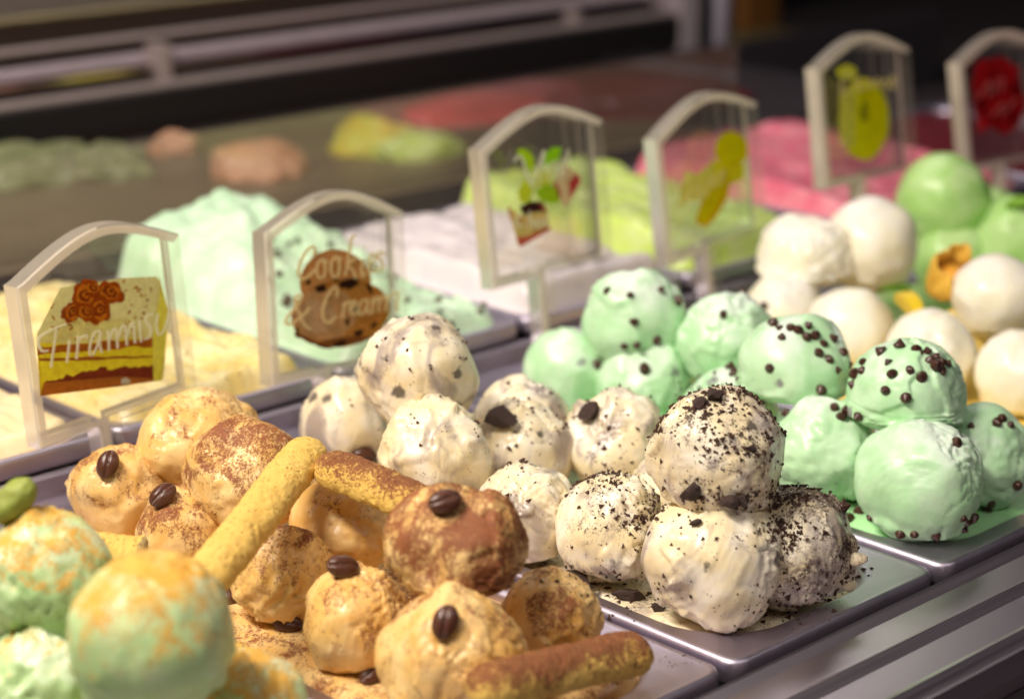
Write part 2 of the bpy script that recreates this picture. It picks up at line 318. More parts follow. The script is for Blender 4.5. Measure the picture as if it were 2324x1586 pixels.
# ------------------------------------------------------------------ scoops
def scoop_mesh(name, R, seed, mat, sub=5, rag=.5, ragdir=None, dome=False, sq=(1, 1, 1), lips=3, skirt=.9, streak=1., cuts=2):
    V, F = ICO[sub]; d = V.copy(); r_ = np.random.default_rng(seed)
    S = np.array([seed*1.37 % 17, seed*2.11 % 19, seed*.77 % 23])
    ax = r_.normal(size=3); ax[2] *= .35; ax /= np.linalg.norm(ax)
    al = d@ax; perp = d-al[:, None]*ax
    lump_ = .11 if rag > .45 else .06; r = 1+lump_*vn(d*1.35+S, seed)+.024*vn(d*3.1+S, seed+1)
    r += streak*.007*fbm(perp*2.2+np.outer(al, ax)*15+S, seed+2, 3)
    rd = np.array(ragdir if ragdir is not None else r_.normal(size=3)); rd = rd/np.linalg.norm(rd)
    m = sstep(.15, .8, d@rd+.55*vn(d*2.3+S, seed+3))*rag
    wv = np.stack([vn(d*1.9+S+k*9, seed+40+k) for k in range(3)], 1); dw = d+.45*wv
    tear = sstep(.30, .46, m+.10*fbm(d*6+S, seed+6, 3)); rid = 1-np.abs(fbm(dw*5+S, seed+4, 4, .6)); fine = fbm(perp*7+np.outer(al, ax)*24+wv*2+S, seed+5, 4, .6)
    cut = (1-np.abs(vn(dw*2.2+S+4, seed+44)))**9
    r += tear*(-.024+.048*(rid-.6)+.012*fine); r -= min(1., rag)*.06*cut*sstep(.05, .4, m); r += .0016*fbm(d*14+S, seed+47, 3)
    for i in range(lips):                                  # overlapping curls left by the spade
        c = r_.normal(size=3); c[2] = abs(c[2])*.4; c /= np.linalg.norm(c); k = r_.uniform(.15, .7)
        s = d@c-k+.16*vn(d*2.6+S+i*5, seed+7+i)+.03*vn(d*9+S, seed+9); side = sstep(-.3, .2, vn(d*1.6+S+i*3, seed+20+i))
        r += side*(.055*sstep(-.012, .012, s)-.045*sstep(.0, .40, s))
    if rag > 1.2: r += tear*(.11*(1-np.abs(vn(dw*2.9+S+8, seed+60)))**2-.045)
    z = d[:, 2]
    if dome:
        edge = .05*vn(d*6+S, seed+30)+.02*vn(d*14+S, seed+31); r += (.045+edge)*np.exp(-((z+.45)/.16)**2)*(.7+.5*vn(d*2.2+S, seed+32)); r += .010*np.sin(z*46+3*vn(d*1.5+S, seed+33))*sstep(.15, -.1, z)*sstep(-.2, .3, vn(d*1.8+S, seed+34))
    else:
        edge = vn(d*7+S, seed+30); r += skirt*(.03+.05*edge)*np.exp(-((z+.62)/.10)**2)
    if dome:
        za = np.abs(np.minimum(z, 0)); rho = np.where(z < 0, (1-za**3.2)**(1/3.2), np.sqrt(np.maximum(1-z*z, 0))); hr = np.hypot(d[:, 0], d[:, 1])+1e-9
        d = np.stack([d[:, 0]/hr*rho, d[:, 1]/hr*rho, np.where(z < 0, z*.50, z)], 1)
    P = d*r[:, None]
    for i in range(cuts):                                  # flat facets left by the spade
        c = r_.normal(size=3); c[2] = c[2]*.6+.1; c /= np.linalg.norm(c); k = r_.uniform(.88, .97); q = P@c-k+.03*vn(P*3+S, seed+50+i); P -= (np.maximum(q, 0)*.6)[:, None]*c
    P *= np.array(sq)*R; zmin = P[:, 2].min(); P[:, 2] -= zmin
    return mesh(name, P, F, mat), -zmin
GR = {'tiramisu': 'tiramisu scoops', 'cookie': 'cookies and cream scoops', 'mint': 'mint chocolate scoops', 'lemon': 'lemon scoops', 'apple': 'bright green scoops', 'pistachio': 'crumb-topped green scoops'}
SC = {}
STIR = {'cookieb': .10, 'cookied': .12, 'cookiek': .09, 'cookief': .08, 'cookieh': .05, 'cookiea': .06, 'cookiej': .01, 'cookiec': .06, 'cookieg': .05, 'cookiei': .03, 'cookiee': .06}
def scoop(fl, key, u, v, r, z=None, label='', dust=0., sub=5, **k):
    r = r*(1.045 if fl != 'lemon' else 1.0)
    if z is None:
        R = .03
        for i in range(30): p = onz(u, v, -.004+R*.93); R = r*depth(p)/FPX
    else: p = onz(u, v, z); R = r*depth(p)/FPX
    seed = abs(hash((fl, key))) % 1 + sum(ord(c)*(i*31+7) for i, c in enumerate(fl+key))
    me, zb = scoop_mesh('gelato_scoop', R, seed, M[fl if fl+key not in ('lemonh',) else 'lemon_bed'], sub, **k)  # lowest lemon scoop takes the deep yellow as its shaded tone
    o = obj('gelato_scoop', me, p-Vector((0, 0, zb))); o['dust'] = dust
    o['stir'] = STIR.get(fl+key, 0.); tag(o, label, 'ice cream', GR[fl]); add_surf(o); SC[fl+key] = (o, p, R); return o
# toward camera / image-left / image-right unit vectors for aiming ragged sides
TC = np.array(-HV); IR = np.array(RIGHT); ZU = np.array((0, 0, 1.))
T_ = 'tiramisu'
scoop(T_, 'a', 270, 1118, 110, None, 'tan tiramisu scoop with a coffee bean on top, before the layer cake sign', .20, rag=.7, ragdir=TC*.4+ZU)
scoop(T_, 'b', 452, 998, 112, .046, 'smooth tan scoop at the rear of the tiramisu heap, touching the layer cake sign', .03, rag=.9, ragdir=TC*.5+IR*.7+ZU*.6, sq=(1.22, 1.05, .95), lips=4)
scoop(T_, 'c', 570, 1078, 120, .044, 'cocoa-dusted tiramisu scoop behind the upright sponge finger', .34, rag=.8, sq=(1.1, 1.1, .95), ragdir=TC+ZU, lips=4)
scoop(T_, 'd', 412, 1205, 92, None, 'small tiramisu scoop under the bean, left of the yellow sponge finger', .30, rag=.5, sq=(1, 1, 1.05))
scoop(T_, 'e', 640, 1308, 108, None, 'ragged tiramisu scoop under the steep yellow sponge finger', .16, rag=1.3, ragdir=TC, lips=4)
scoop(T_, 'f', 785, 1190, 116, .030, 'bare yellow-tan scoop below the cocoa-dusted sponge finger', -.05, rag=.7, sq=(1.1, 1.1, .9), ragdir=TC+IR*.4, lips=3)
scoop(T_, 'g', 812, 1408, 119, None, 'round tiramisu scoop with a coffee bean on its crown', .14, sub=6, rag=.5, ragdir=ZU+IR)
scoop(T_, 'h', 1038, 1252, 150, .062, 'large tiramisu dome with thick cocoa and a bean, topmost of its heap', .50, sub=6, rag=.6, dome=True, sq=(1, 1, 1.02), ragdir=ZU*.3+IR, lips=3)
scoop(T_, 'i', 1030, 1497, 152, None, 'tiramisu scoop with a coffee bean on its face, behind the cocoa-covered sponge finger', .12, sub=6, rag=.9, ragdir=IR*.8+ZU*.4+TC*.4, lips=3)
scoop(T_, 'j', 1250, 1402, 112, None, 'ragged tan scoop between the tallest dome and the bare flange', .20, rag=1.3, ragdir=TC*.6+IR, lips=4)
C_ = 'cookie'
scoop(C_, 'a', 950, 855, 127, .074, 'cookies scoop with orange tints, perched high before the cookie sign', -.45, rag=.6, ragdir=-IR-ZU*.5, lips=4)
scoop(C_, 'b', 785, 958, 101, None, 'white cookies scoop with a dark smear at the rear of its pan', -.55, rag=.3)
scoop(C_, 'c', 987, 1038, 124, .040, 'pale lilac-white cookies scoop with a torn ragged crown', -.5, rag=1.6, ragdir=ZU, lips=3)
scoop(C_, 'd', 1190, 968, 104, None, 'mottled cookies scoop right behind the biscuit chunk', -.3, rag=.8, lips=3)
scoop(C_, 'e', 1188, 1022, 106, None, 'cookies scoop carrying one big dark biscuit chunk', -.25, rag=.9, ragdir=ZU)
scoop(C_, 'f', 1402, 1008, 114, None, 'lumpy cookies scoop standing between the chunk-topped one and the crumb-covered crown', -.3, rag=1.4, ragdir=ZU, sq=(1.02, 1.02, .98), lips=4)
scoop(C_, 'g', 1192, 1168, 109, None, 'smooth cream cookies scoop with few crumbs behind the tiramisu dome', -.45, sub=6, rag=.4, ragdir=ZU+TC*.3)
scoop(C_, 'h', 1388, 1200, 120, None, 'cookies scoop with a cracked crumb-filled right side', .02, sub=6, rag=1.3, ragdir=IR+ZU*.3, sq=(1, 1, 1.06))
scoop(C_, 'i', 1625, 1032, 144, .077, 'crumb-covered cookies scoop topmost of the cookies and cream heap', .10, sub=6, rag=.5, lips=2)
scoop(C_, 'j', 1617, 1265, 147, None, 'big smooth cream scoop below the crumb-covered crown', -.42, sub=6, rag=.5, ragdir=IR-ZU*.5, lips=3)
scoop(C_, 'k', 1800, 1243, 131, None, 'cookies scoop darkened with crumbs at the pan corner', .24, sub=6, rag=.7, ragdir=TC-ZU*.4, sq=(1, 1, 1.05))
scoop(C_, 'l', 1520, 1118, 84, None, 'small cream scoop tucked behind the crumb-covered crown', -.45, rag=.8)
N_ = 'mint'
scoop(N_, 'a', 1435, 725, 110, .062, 'chip-dotted round mint scoop atop the rear of the mint heap', rag=.5, ragdir=ZU-IR*.3)
scoop(N_, 'b', 1647, 768, 100, .056, 'mint scoop with a torn two-peaked crown', rag=1.6, ragdir=ZU, lips=3)
scoop(N_, 'c', 1290, 848, 97, None, 'smooth mint scoop beside the mint sign stem', rag=.2)
scoop(N_, 'd', 1468, 868, 103, None, 'mint scoop with a chocolate dimple under the chip-dotted round one', rag=1., ragdir=IR+TC*.5)
scoop(N_, 'e', 1802, 842, 120, .060, 'mint dome with chips crowding its crown, beside the lemon scoops', dome=True, rag=.4, lips=2)
scoop(N_, 'f', 1660, 935, 100, None, 'low mint scoop hidden behind the crumb-covered cookies scoop', rag=.5)
scoop(N_, 'g', 1867, 1025, 118, None, 'cracked mint scoop under the two chip-topped domes', rag=1.1, ragdir=TC-IR*.2, lips=3)
scoop(N_, 'h', 2057, 898, 130, .062, 'mint dome with the thickest cap of chips, above the smooth mint ball', dome=True, sub=6, rag=.4, lips=2)
scoop(N_, 'i', 2088, 1092, 132, None, 'smooth mint ball ringed by fallen chocolate chips', sub=6, rag=.9, ragdir=IR+ZU*.3, lips=0)
scoop(N_, 'j', 2222, 1035, 112, None, 'mint scoop with three chips on its shoulder at the pan end', rag=.5)
L_ = 'lemon'
scoop(L_, 'a', 1980, 558, 105, .062, 'egg-shaped white lemon scoop, topmost of the pale heap', rag=.2, lips=0, sq=(1, 1, 1.05), streak=.3)
scoop(L_, 'b', 1830, 590, 106, .054, 'cracked white lemon dome facing the lemon sign', rag=1.2, dome=True, ragdir=TC+ZU*.4)
scoop(L_, 'c', 1778, 705, 92, None, 'yellow lemon scoop in the shade of the cracked white dome', rag=.5)
scoop(L_, 'd', 1932, 752, 103, None, 'round pale lemon scoop below the egg-shaped one', rag=.3, lips=0, streak=.3)
scoop(L_, 'e', 2112, 808, 104, None, 'pale lemon scoop behind the chip-capped mint dome', rag=.4, lips=1)
scoop(L_, 'f', 2260, 672, 100, .052, 'pale lemon scoop leaning on the physalis fruit', rag=.2, lips=0, streak=.3)
scoop(L_, 'g', 2312, 850, 100, None, 'pale lemon scoop behind the mint scoop with three chips', rag=.4, lips=1)
scoop(L_, 'h', 2215, 760, 80, None, 'small yellow lemon scoop wedged under the physalis fruit', rag=.5)
A_ = 'apple'
scoop(A_, 'a', 2140, 457, 102, .068, 'bright green scoop topmost of the plain green heap', rag=.2, lips=0, streak=.4)
scoop(A_, 'b', 2165, 590, 88, None, 'bright green scoop low beside the lemon scoops', rag=.3, lips=0)
scoop(A_, 'c', 2300, 545, 100, .042, 'bright green scoop below the leaf garnish', rag=.6, lips=1)
scoop(A_, 'd', 2240, 500, 70, None, 'small bright green scoop at the rear of the plain green heap', rag=.4)
P_ = 'pistachio'
scoop(P_, 'a', 108, 1320, 155, .060, 'folded pale green scoop with orange crumbs beside the green nut', .36, rag=1., ragdir=TC+IR*.3, lips=5)
scoop(P_, 'b', 345, 1438, 180, .074, 'round pale green scoop thickly capped with orange crumbs', .46, sub=6, rag=.3, lips=1)
scoop(P_, 'c', 90, 1568, 138, .022, 'torn pale green scoop under the folded crumb-topped one', .10, rag=1.5, ragdir=TC+ZU, lips=3)
scoop(P_, 'd', 560, 1612, 132, .020, 'pale green scoop with orange crumbs beside the speckled tiramisu bed', .42, rag=.4)
scoop(P_, 'e', 385, 1682, 128, .030, 'orange-capped pale green scoop under the round crumb-topped one', .8, rag=.3)

# ------------------------------------------------------------------ sponge fingers
def finger(a, b, wd, label, dust, seed, broken=False, hgt=.8):
    a = Vector(a); b = Vector(b); d = b-a; L = d.length; X = d.normalized(); Zv = (Vector((0, 0, 1))-X*X.z).normalized(); Yv = Zv.cross(X)
    nu, nr = 150, 64; V = []; F = []
    for i in range(nu+1):
        s = i/nu; e = min(s, 1-s)*L; rr = math.sqrt(max(0, 1-(1-min(1, e/(wd*.55)))**2)) if e < wd*.55 else 1
        if broken and s > .5: rr = 1
        rr *= 1-.10*math.sin(math.pi*s)*(.3)
        for j in range(nr):
            th = 2*math.pi*j/nr; y = math.cos(th)*wd/2*rr; z = math.sin(th)*wd/2*hgt*rr
            if z < -wd*.22: z = -wd*.22-(-wd*.22-z)*.3
            V.append((s*L, y, z))
    V = np.array(V); n = fbm(V*70+seed, seed, 3)*.0006+fbm(V*420+seed, seed+4, 3)*.00042-sstep(.45, .75, vn(V*380+seed, seed+8))*.0007
    rad = V.copy(); rad[:, 0] = 0; ln = np.linalg.norm(rad, axis=1)+1e-9; V += rad/ln[:, None]*n[:, None]
    F = [(i*nr+j, i*nr+(j+1) % nr, (i+1)*nr+(j+1) % nr, (i+1)*nr+j) for i in range(nu) for j in range(nr)]; fm = [0]*len(F)
    F.append(tuple(range(nr))[::-1]); fm.append(0); last = list(range(nu*nr, (nu+1)*nr))
    if broken:
        V = np.vstack([V, V[last].mean(0)+np.array([[.002, 0, 0]])]); ci = len(V)-1
        for j in range(nr): F.append((last[j], last[(j+1) % nr], ci)); fm.append(1)
    else: F.append(tuple(last)); fm.append(0)
    zm = V[:, 2].min(); R = Matrix((X, Yv, Zv)).transposed(); V = np.array([(R @ (Vector(q)-Vector((0, 0, 0))))[:] for q in V])
    o = obj('sponge_finger', mesh('sponge_finger', V, F, [M['sponge'], M['sponge_in']], True, fm), a); o['dust'] = dust
    tag(o, label, 'biscuit', 'sponge fingers on the tiramisu'); add_surf(o); return o
finger(onz(708, 1012, .074), onz(452, 1335, .058), .0240, 'plain yellow sponge finger leaning steeply over the tiramisu scoops', -.55, 3)
finger(onz(728, 1052, .072), onz(1060, 1190, .066), .0255, 'cocoa-dusted sponge finger lying from the yellow one to the tallest dome', .36, 5)
finger(onz(1078, 1568, .033), onz(1462, 1476, .0125), .0270, 'cocoa-covered sponge finger lying across the bare pan flange', .46, 8)
finger(onz(150, 1235, .050), onz(322, 1256, .048), .0195, 'broken stub of sponge finger under the bean-topped tiramisu scoop', -.25, 9, True)
o = finger(onz(500, 1455, .004), onz(575, 1490, .003), .009, 'small snapped end of a sponge finger on the tan gelato bed', -.5, 12, True)

# ------------------------------------------------------------------ coffee beans
def bean_mesh():
    V, F = ICO[4]; V = V.copy(); c = np.abs(V[:, 1]-.10*np.sin(V[:, 0]*2.6)); up = V[:, 2] > 0
    g = np.exp(-(c/.075)**2)*up*sstep(1.0, .82, np.abs(V[:, 0])); V = V*np.array([.0081, .0059, .0043]); V[:, 2] -= g*.0021
    V += (V/np.linalg.norm(V, axis=1)[:, None])*(fbm(V*420, 3, 3)*.00012)[:, None]; return mesh('coffee_bean', V, F, M['bean'])
bean_me = bean_mesh()
def frame_on(nrm, ang, mixup=0.):
    Z = Vector(nrm).normalized(); r = RIGHT*math.cos(ang)+UP*math.sin(ang); X = (r-Z*Z.dot(r)).normalized(); return Matrix((X, Z.cross(X), Z)).transposed()
for u, v, an, fl, lb in [(246, 1057, 70, .75, 'glossy coffee bean crowning the tan scoop before the layer cake sign'), (372, 1130, 50, .4, 'coffee bean standing on edge between three tiramisu scoops'), (773, 1293, 5, .5, 'coffee bean lying flat on the round scoop left of the tallest dome'),
                         (652, 1425, -25, .8, 'coffee bean on the cocoa-speckled bed below the sponge finger'), (1008, 1145, 22, .3, 'coffee bean crowning the thick cocoa of the tallest dome'), (1014, 1414, 72, .85, 'coffee bean pressed on the face of the scoop below the tallest dome'),
                         (848, 1538, 60, .6, 'coffee bean fallen between the two lowest tiramisu scoops'), (520, 1362, 30, .5, 'coffee bean half hidden under the steep yellow sponge finger'), (823, 1029, -15, .5, 'coffee bean peeping out behind the cocoa-dusted sponge finger')]:
    h = near_hit(u, v)
    n = (h[1]*(1-fl*.6) + (CAM-h[0]).normalized()*fl*.6).normalized()
    o = obj('coffee_bean', bean_me, h[0]+h[1]*.0028); o.rotation_euler = frame_on(n, math.radians(an)).to_euler(); tag(o, lb, 'coffee bean', 'coffee beans on the tiramisu')

# ------------------------------------------------------------------ chocolate chips
V, F = ICO[3]; V = V.copy(); zz = V[:, 2]; k = np.where(zz > 0, 1-.62*zz**.8, 1); V[:, 0] *= k; V[:, 1] *= k; V[:, 2] = np.where(zz > 0, zz*1.15, zz*.45); V = V*.0031; V[:, 2] += .0012
chip_me = mesh('chocolate_chip', V, F, M['chip'])
CH = [(1377, 659), (1430, 670), (1499, 656), (1439, 726), (1444, 781), (1491, 772), (1417, 786), (1352, 828), (1537, 683), (1464, 837), (1734, 695), (1686, 659), (1753, 735), (1763, 746), (1794, 744), (1811, 749), (1832, 740), (1889, 769), (1914, 798), (1747, 835), (1883, 815), (1901, 840), (1865, 882), (1642, 713), (1658, 836), (1669, 853), (1861, 800), (1829, 766), (1774, 766), (1850, 762), (1870, 780),
      (1929, 826), (1959, 822), (1958, 840), (1939, 849), (1934, 873), (2003, 798), (2041, 787), (2079, 791), (2106, 800), (2126, 811), (2123, 831), (2139, 840), (2152, 827), (2018, 824), (2025, 849), (2065, 840), (2010, 885), (2056, 901), (2092, 855), (2112, 818), (2133, 822), (2090, 800), (1790, 936), (1894, 925), (1921, 932), (1910, 947), (1949, 943), (2206, 965), (2274, 949), (2261, 958), (2294, 965), (2172, 1005), (1914, 1151), (1934, 1139), (1951, 1162), (1974, 1175), (1925, 1177), (2044, 1210), (2075, 1212), (2124, 1215), (2188, 1201), (2184, 1177), (2208, 1175), (2241, 1153), (2250, 1143), (2309, 1100), (2196, 1186)]
WHERE = dict(a='round chip-dotted mint scoop at the rear', b='torn two-peaked mint scoop', c='smooth mint scoop beside the sign stem', d='dimpled mint scoop under the round rear one', e='mint dome beside the lemon scoops', f='low mint scoop behind the crumb-covered one', g='cracked mint scoop under the two domes', h='mint dome with the thickest cap of drops', i='smooth mint ball ringed by drops', j='mint scoop at the pan end')
for u, v in CH:
    h = near_hit(u, v)
    if not h: continue
    n = (h[1]+Vector(rng.normal(0, .45, 3))).normalized(); o = obj('chocolate_chip', chip_me, h[0]+h[1]*.0002)
    o.rotation_euler = frame_on(n, rng.uniform(0, 6)).to_euler(); s = rng.uniform(.75, 1.2); o.scale = (s*rng.uniform(.9, 1.2), s, s*rng.uniform(.85, 1.1)); o.location -= h[1]*rng.uniform(0, .0016)
    on = 'fallen on the mint gelato bed'
    if v < 1130:
        key = min(WHERE, key=lambda q: abs((SC['mint'+q][1]-h[0]).length-SC['mint'+q][2])); on = 'stuck on the '+WHERE[key]
    tag(o, 'tiny dark chocolate drop '+on, 'chocolate chip', 'chips '+on)

# ------------------------------------------------------------------ biscuit pieces and crumbs on the cookies scoops
def chunk_mesh(seed, sx, sy, sz):
    V, F = ICO[3]; V = V.copy(); r_ = np.random.default_rng(seed)
    for i in range(9):
        n = r_.normal(size=3); n /= np.linalg.norm(n); k = r_.uniform(.45, .7); d = V@n; V -= np.maximum(d-k, 0)[:, None]*n
    V *= (1+.10*fbm(V*4+seed, seed, 3))[:, None]; V *= np.array([sx, sy, sz]); return mesh('biscuit_chunk', V, F, M['biscuit'], False)
for i, (u, v, sx, sy, sz, an, lb) in enumerate([(1148, 962, .0115, .0085, .0075, 10, 'large dark biscuit chunk on top of a cookies scoop'), (1345, 935, .0105, .006, .005, 15, 'dark biscuit chunk resting behind the lumpy cookies scoop'), (1573, 1112, .0060, .0050, .0050, 40, 'biscuit bit shaped like a drop under the crumb-covered crown'),
        (1652, 1130, .0062, .0048, .0040, -15, 'biscuit bit between the crumb-covered crown and the smooth ball'), (1683, 1135, .0042, .0042, .0036, 60, 'smaller biscuit bit beside the one under the crumb-covered crown'), (1578, 1188, .0036, .0022, .0020, 20, 'flat biscuit flake on the smooth cream ball'),
        (1315, 1303, .0085, .0055, .0045, -30, 'biscuit chunk on the cream bed beside the cracked scoop'), (1430, 1358, .0120, .0060, .0040, -8, 'long biscuit chunk on the bed by the pan edge'), (1490, 1385, .0045, .0035, .0030, 10, 'little biscuit crumb lump by the pan edge near the long chunk'), (1945, 1268, .0060, .0050, .0045, 30, 'creamy biscuit lump in the rounded pan corner'), (1925, 1320, .0055, .0045, .0030, 0, 'pale broken bit of gelato and biscuit in the rounded pan corner'),
        (1702, 1018, .0038, .0024, .0016, 15, 'flat biscuit flake on the crumb-covered crown'), (1620, 902, .0062, .0050, .0034, 5, 'biscuit flake heaped at the very top of the crumb-covered crown'), (1590, 918, .0042, .0036, .0026, 60, 'smaller flake beside the topmost biscuit flake')]):
    h = near_hit(u, v)
    if not h: continue
    o = obj('biscuit_chunk', chunk_mesh(40+i, sx, sy, sz), h[0]+h[1]*sz*.6); o.rotation_euler = frame_on((h[1]+Vector((0, 0, .5))).normalized(), math.radians(an)).to_euler()
    if i in (9, 10): o.data.materials[0] = M['cookie']
    tag(o, lb, 'biscuit', 'biscuit pieces in the cookies and cream')
OV = np.array([(1, 0, 0), (-.5, .8, .1), (-.6, -.7, 0), (.1, .1, .6), (0, 0, -.5)]); OF = [(0, 1, 3), (1, 2, 3), (2, 0, 3), (1, 0, 4), (2, 1, 4), (0, 2, 4)]
for p in FPAN[1:3]: add_surf(p)
def crumbs(name, srcs, mat, label, cat, smin, smax, sd, pile=None):
    r_ = np.random.default_rng(sd); V = []; F = []
    for key, n, zmin, bias in srcs:
        o, c, R = SC[key]; me = o.data; co = np.array([q.co[:] for q in me.vertices]); no = np.array([q.normal[:] for q in me.vertices]); lo = np.array(o.location)
        cl = vn(co*150+sd, sd)*.5+vn(co*60+sd, sd+2)*.6
        bvec = np.array(bias if bias is not None else (0, 0, 1.)); bvec = bvec/np.linalg.norm(bvec)
        wt = np.clip(no@bvec-zmin, 0, 1)**1.4*np.clip(.45+cl, .02, 2)+.004; idx = r_.choice(len(co), n, p=wt/wt.sum())
        for i in idx:
            s = smin+(smax-smin)*r_.random()**6; Rm = frame_on(no[i]+r_.normal(0, .5, 3), r_.uniform(0, 6)); J = r_.uniform(.6, 1.4, (5, 3)); k0 = len(V)
            pos = co[i]+lo+r_.normal(0, .0004, 3)+no[i]*s*.25
            for q in OV*J*s: V.append(np.array(Rm @ Vector(q))+pos)
            F += [tuple(k0+a for a in f_) for f_ in OF]
    for (u, v, n, sp) in (pile or []):
        for _ in range(n):
            h = hit(u+r_.normal(0, sp), v+r_.normal(0, sp*.5))
            if not h: continue
            s = smin+(smax-smin)*r_.random()**3; Rm = frame_on(h[1], r_.uniform(0, 6)); k0 = len(V)
            for q in OV*r_.uniform(.6, 1.4, (5, 3))*s: V.append(np.array(Rm @ Vector(q))+np.array(h[0])+np.array(h[1])*s*.2)
            F += [tuple(k0+a for a in f_) for f_ in OF]
    c0 = np.array(V).mean(0); o = obj(name, mesh(name, np.array(V)-c0, F, mat, False), c0); tag(o, label, cat, kind='stuff'); return o
crumbs('cookie_crumbs', [('cookiei', 2400, .05, None), ('cookieh', 1000, .15, tuple(IR*.5+ZU)), ('cookiek', 1700, .1, tuple(ZU-IR*.5)), ('cookiej', 260, .25, None), ('cookieg', 200, .3, None), ('cookief', 320, .2, None), ('cookiee', 320, .2, None), ('cookied', 160, .1, None), ('cookiec', 70, .2, None), ('cookiea', 110, -.2, None), ('cookieb', 50, .1, None)],
       M['crumb'], 'dark biscuit crumbs sprinkled over the cookies and cream scoops', 'crumbs', .00026, .0021, 21, [(1620, 905, 240, 42), (1600, 1128, 90, 32), (1750, 1120, 120, 40), (1760, 1200, 110, 28), (1330, 1305, 60, 40), (1440, 1360, 120, 50), (1800, 1365, 140, 55), (1920, 1300, 60, 30), (1385, 1080, 90, 40), (1450, 1180, 110, 32)])
crumbs('cocoa_grains', [('tiramisu'+k_, n_, .1, None) for k_, n_ in (('a', 260), ('b', 120), ('c', 300), ('d', 200), ('e', 200), ('g', 220), ('h', 500), ('i', 220), ('j', 200))], M['crumb'], 'fine cocoa grains scattered over the tiramisu scoops', 'cocoa', .00018, .0006, 31, [(600, 1460, 260, 60), (700, 1520, 200, 70), (1525, 1500, 70, 28), (1430, 1450, 40, 30)])
crumbs('biscuit_sprinkles', [('pistachio'+k_, n_, .1, None) for k_, n_ in (('a', 260), ('b', 480), ('c', 80), ('d', 200), ('e', 160))], plain('orange_crumb', (.70, .36, .05), .8, var=.4, sc=500), 'orange crumbs covering the pale green scoops', 'crumbs', .0003, .0012, 33)

# ------------------------------------------------------------------ garnishes
def lump(name, u, v, mat, sx, sy, sz, an, label, cat, seed, lift=.6, nrm=None):
    h = near_hit(u, v); V, F = ICO[4]; V = V.copy()
    V = V*(1+.10*fbm(V*2.2+seed, seed, 3))[:, None]*np.array([sx, sy, sz]); n = Vector(nrm) if nrm else h[1]
    o = obj(name, mesh(name, V, F, mat), h[0]+h[1]*sz*lift); o.rotation_euler = frame_on(n, math.radians(an)).to_euler(); return tag(o, label, cat)
lump('pistachio_nut', 35, 1150, M['nut'], .0125, .0085, .0080, 10, 'whole green pistachio nut on the folded crumb-topped scoop', 'nut', 3, .8)
# physalis: half-open papery husk round a small fruit
root = empty('physalis', onz(2140, 645, .052)); root.scale = (1.5, 1.5, 1.5); tag(root, 'orange physalis fruit with opened papery husk among lemon scoops', 'fruit')
V, F = ICO[4]; o = obj('berry', mesh('berry', V*.0085, F, M['physalis']), (0, 0, .004), root)
husk_m = plain('papery_husk', (.88, .46, .06), .6, var=.35, sc=160, bump=.0004); nu, nr = 12, 40; pts = []
for i in range(nu):
    s_ = i/(nu-1)
    for j in range(nr):
        a_ = 2*math.pi*j/nr; fl = 1+.22*s_*math.sin(5*a_)+.08*s_*math.sin(13*a_+s_*3); rr = .0135*math.sin(.25+s_*1.25)*fl; pts.append((rr*math.cos(a_), rr*math.sin(a_), -.008+.021*s_+.003*s_*math.cos(5*a_)))
o = obj('husk', mesh('husk', pts, [(i*nr+j, i*nr+(j+1) % nr, (i+1)*nr+(j+1) % nr, (i+1)*nr+j) for i in range(nu-1) for j in range(nr)]+[tuple(range(nr))[::-1]], husk_m), (0, 0, 0), root); md = o.modifiers.new('thick', 'SOLIDIFY'); md.thickness = .0006
root.scale = (1.5, 1.5, 1.5); root.rotation_euler = frame_on((RIGHT*.55+UP*.35-FW*.75), 0).to_euler()
def wedge(name, u, v, label, cat, mat, an, size, lift):
    h = near_hit(u, v); V = []; F = []; n = 14
    for i in range(n+1):
        a = math.pi*i/n; V += [(math.cos(a)*size, -size*.30*math.sin(a), math.sin(a)*size*.8), (math.cos(a)*size, size*.30*math.sin(a), math.sin(a)*size*.8)]
    c = len(V); V += [(-size*.9, 0, 0), (size*.9, 0, 0)]
    for i in range(n): F += [(2*i, 2*i+1, 2*i+3, 2*i+2), (c, 2*i, 2*i+2), (c, 2*i+3, 2*i+1)] if False else [(2*i, 2*i+1, 2*i+3, 2*i+2)]
    F += [tuple(2*i for i in range(n+1))[::-1], tuple(2*i+1 for i in range(n+1))]
    o = obj(name, mesh(name, V, F, mat, False), onz(u, v, .046)); o.rotation_euler = frame_on((UP*.8-FW*.5), math.radians(an)).to_euler(); md = o.modifiers.new('bevel', 'BEVEL'); md.width = .001; md.segments = 2; return tag(o, label, cat)
wedge('lemon_wedge', 2060, 715, 'yellow lemon wedge standing beside the physalis fruit', 'fruit', M['zest'], 100, .0185, .002)
def leaf(u, v, an, label, L=.03):
    h = near_hit(u, v); V = []; F = []
    for i in range(11):
        s = i/10; wd = .34*L*math.sin(math.pi*min(1, s**.8))
        for e in (-1, -.5, 0, .5, 1): V.append((s*L, e*wd, .004*abs(e)+.10*L*math.sin(s*2.6)))
    F = [(i*5+j, i*5+j+1, i*5+j+6, i*5+j+5) for i in range(10) for j in range(4)]
    o = obj('leaf', mesh('leaf', V, F, M['leaf']), h[0]+h[1]*.002); o.rotation_euler = frame_on((UP*.9-FW*.4), math.radians(an)).to_euler(); md = o.modifiers.new('thick', 'SOLIDIFY'); md.thickness = .0007; return tag(o, label, 'leaf')
leaf(2285, 478, 12, 'bright green leaf garnish on the plain green scoops')
o = leaf(1990, 660, -12, 'thin green leaf tucked under the egg-shaped lemon scoop', .024)

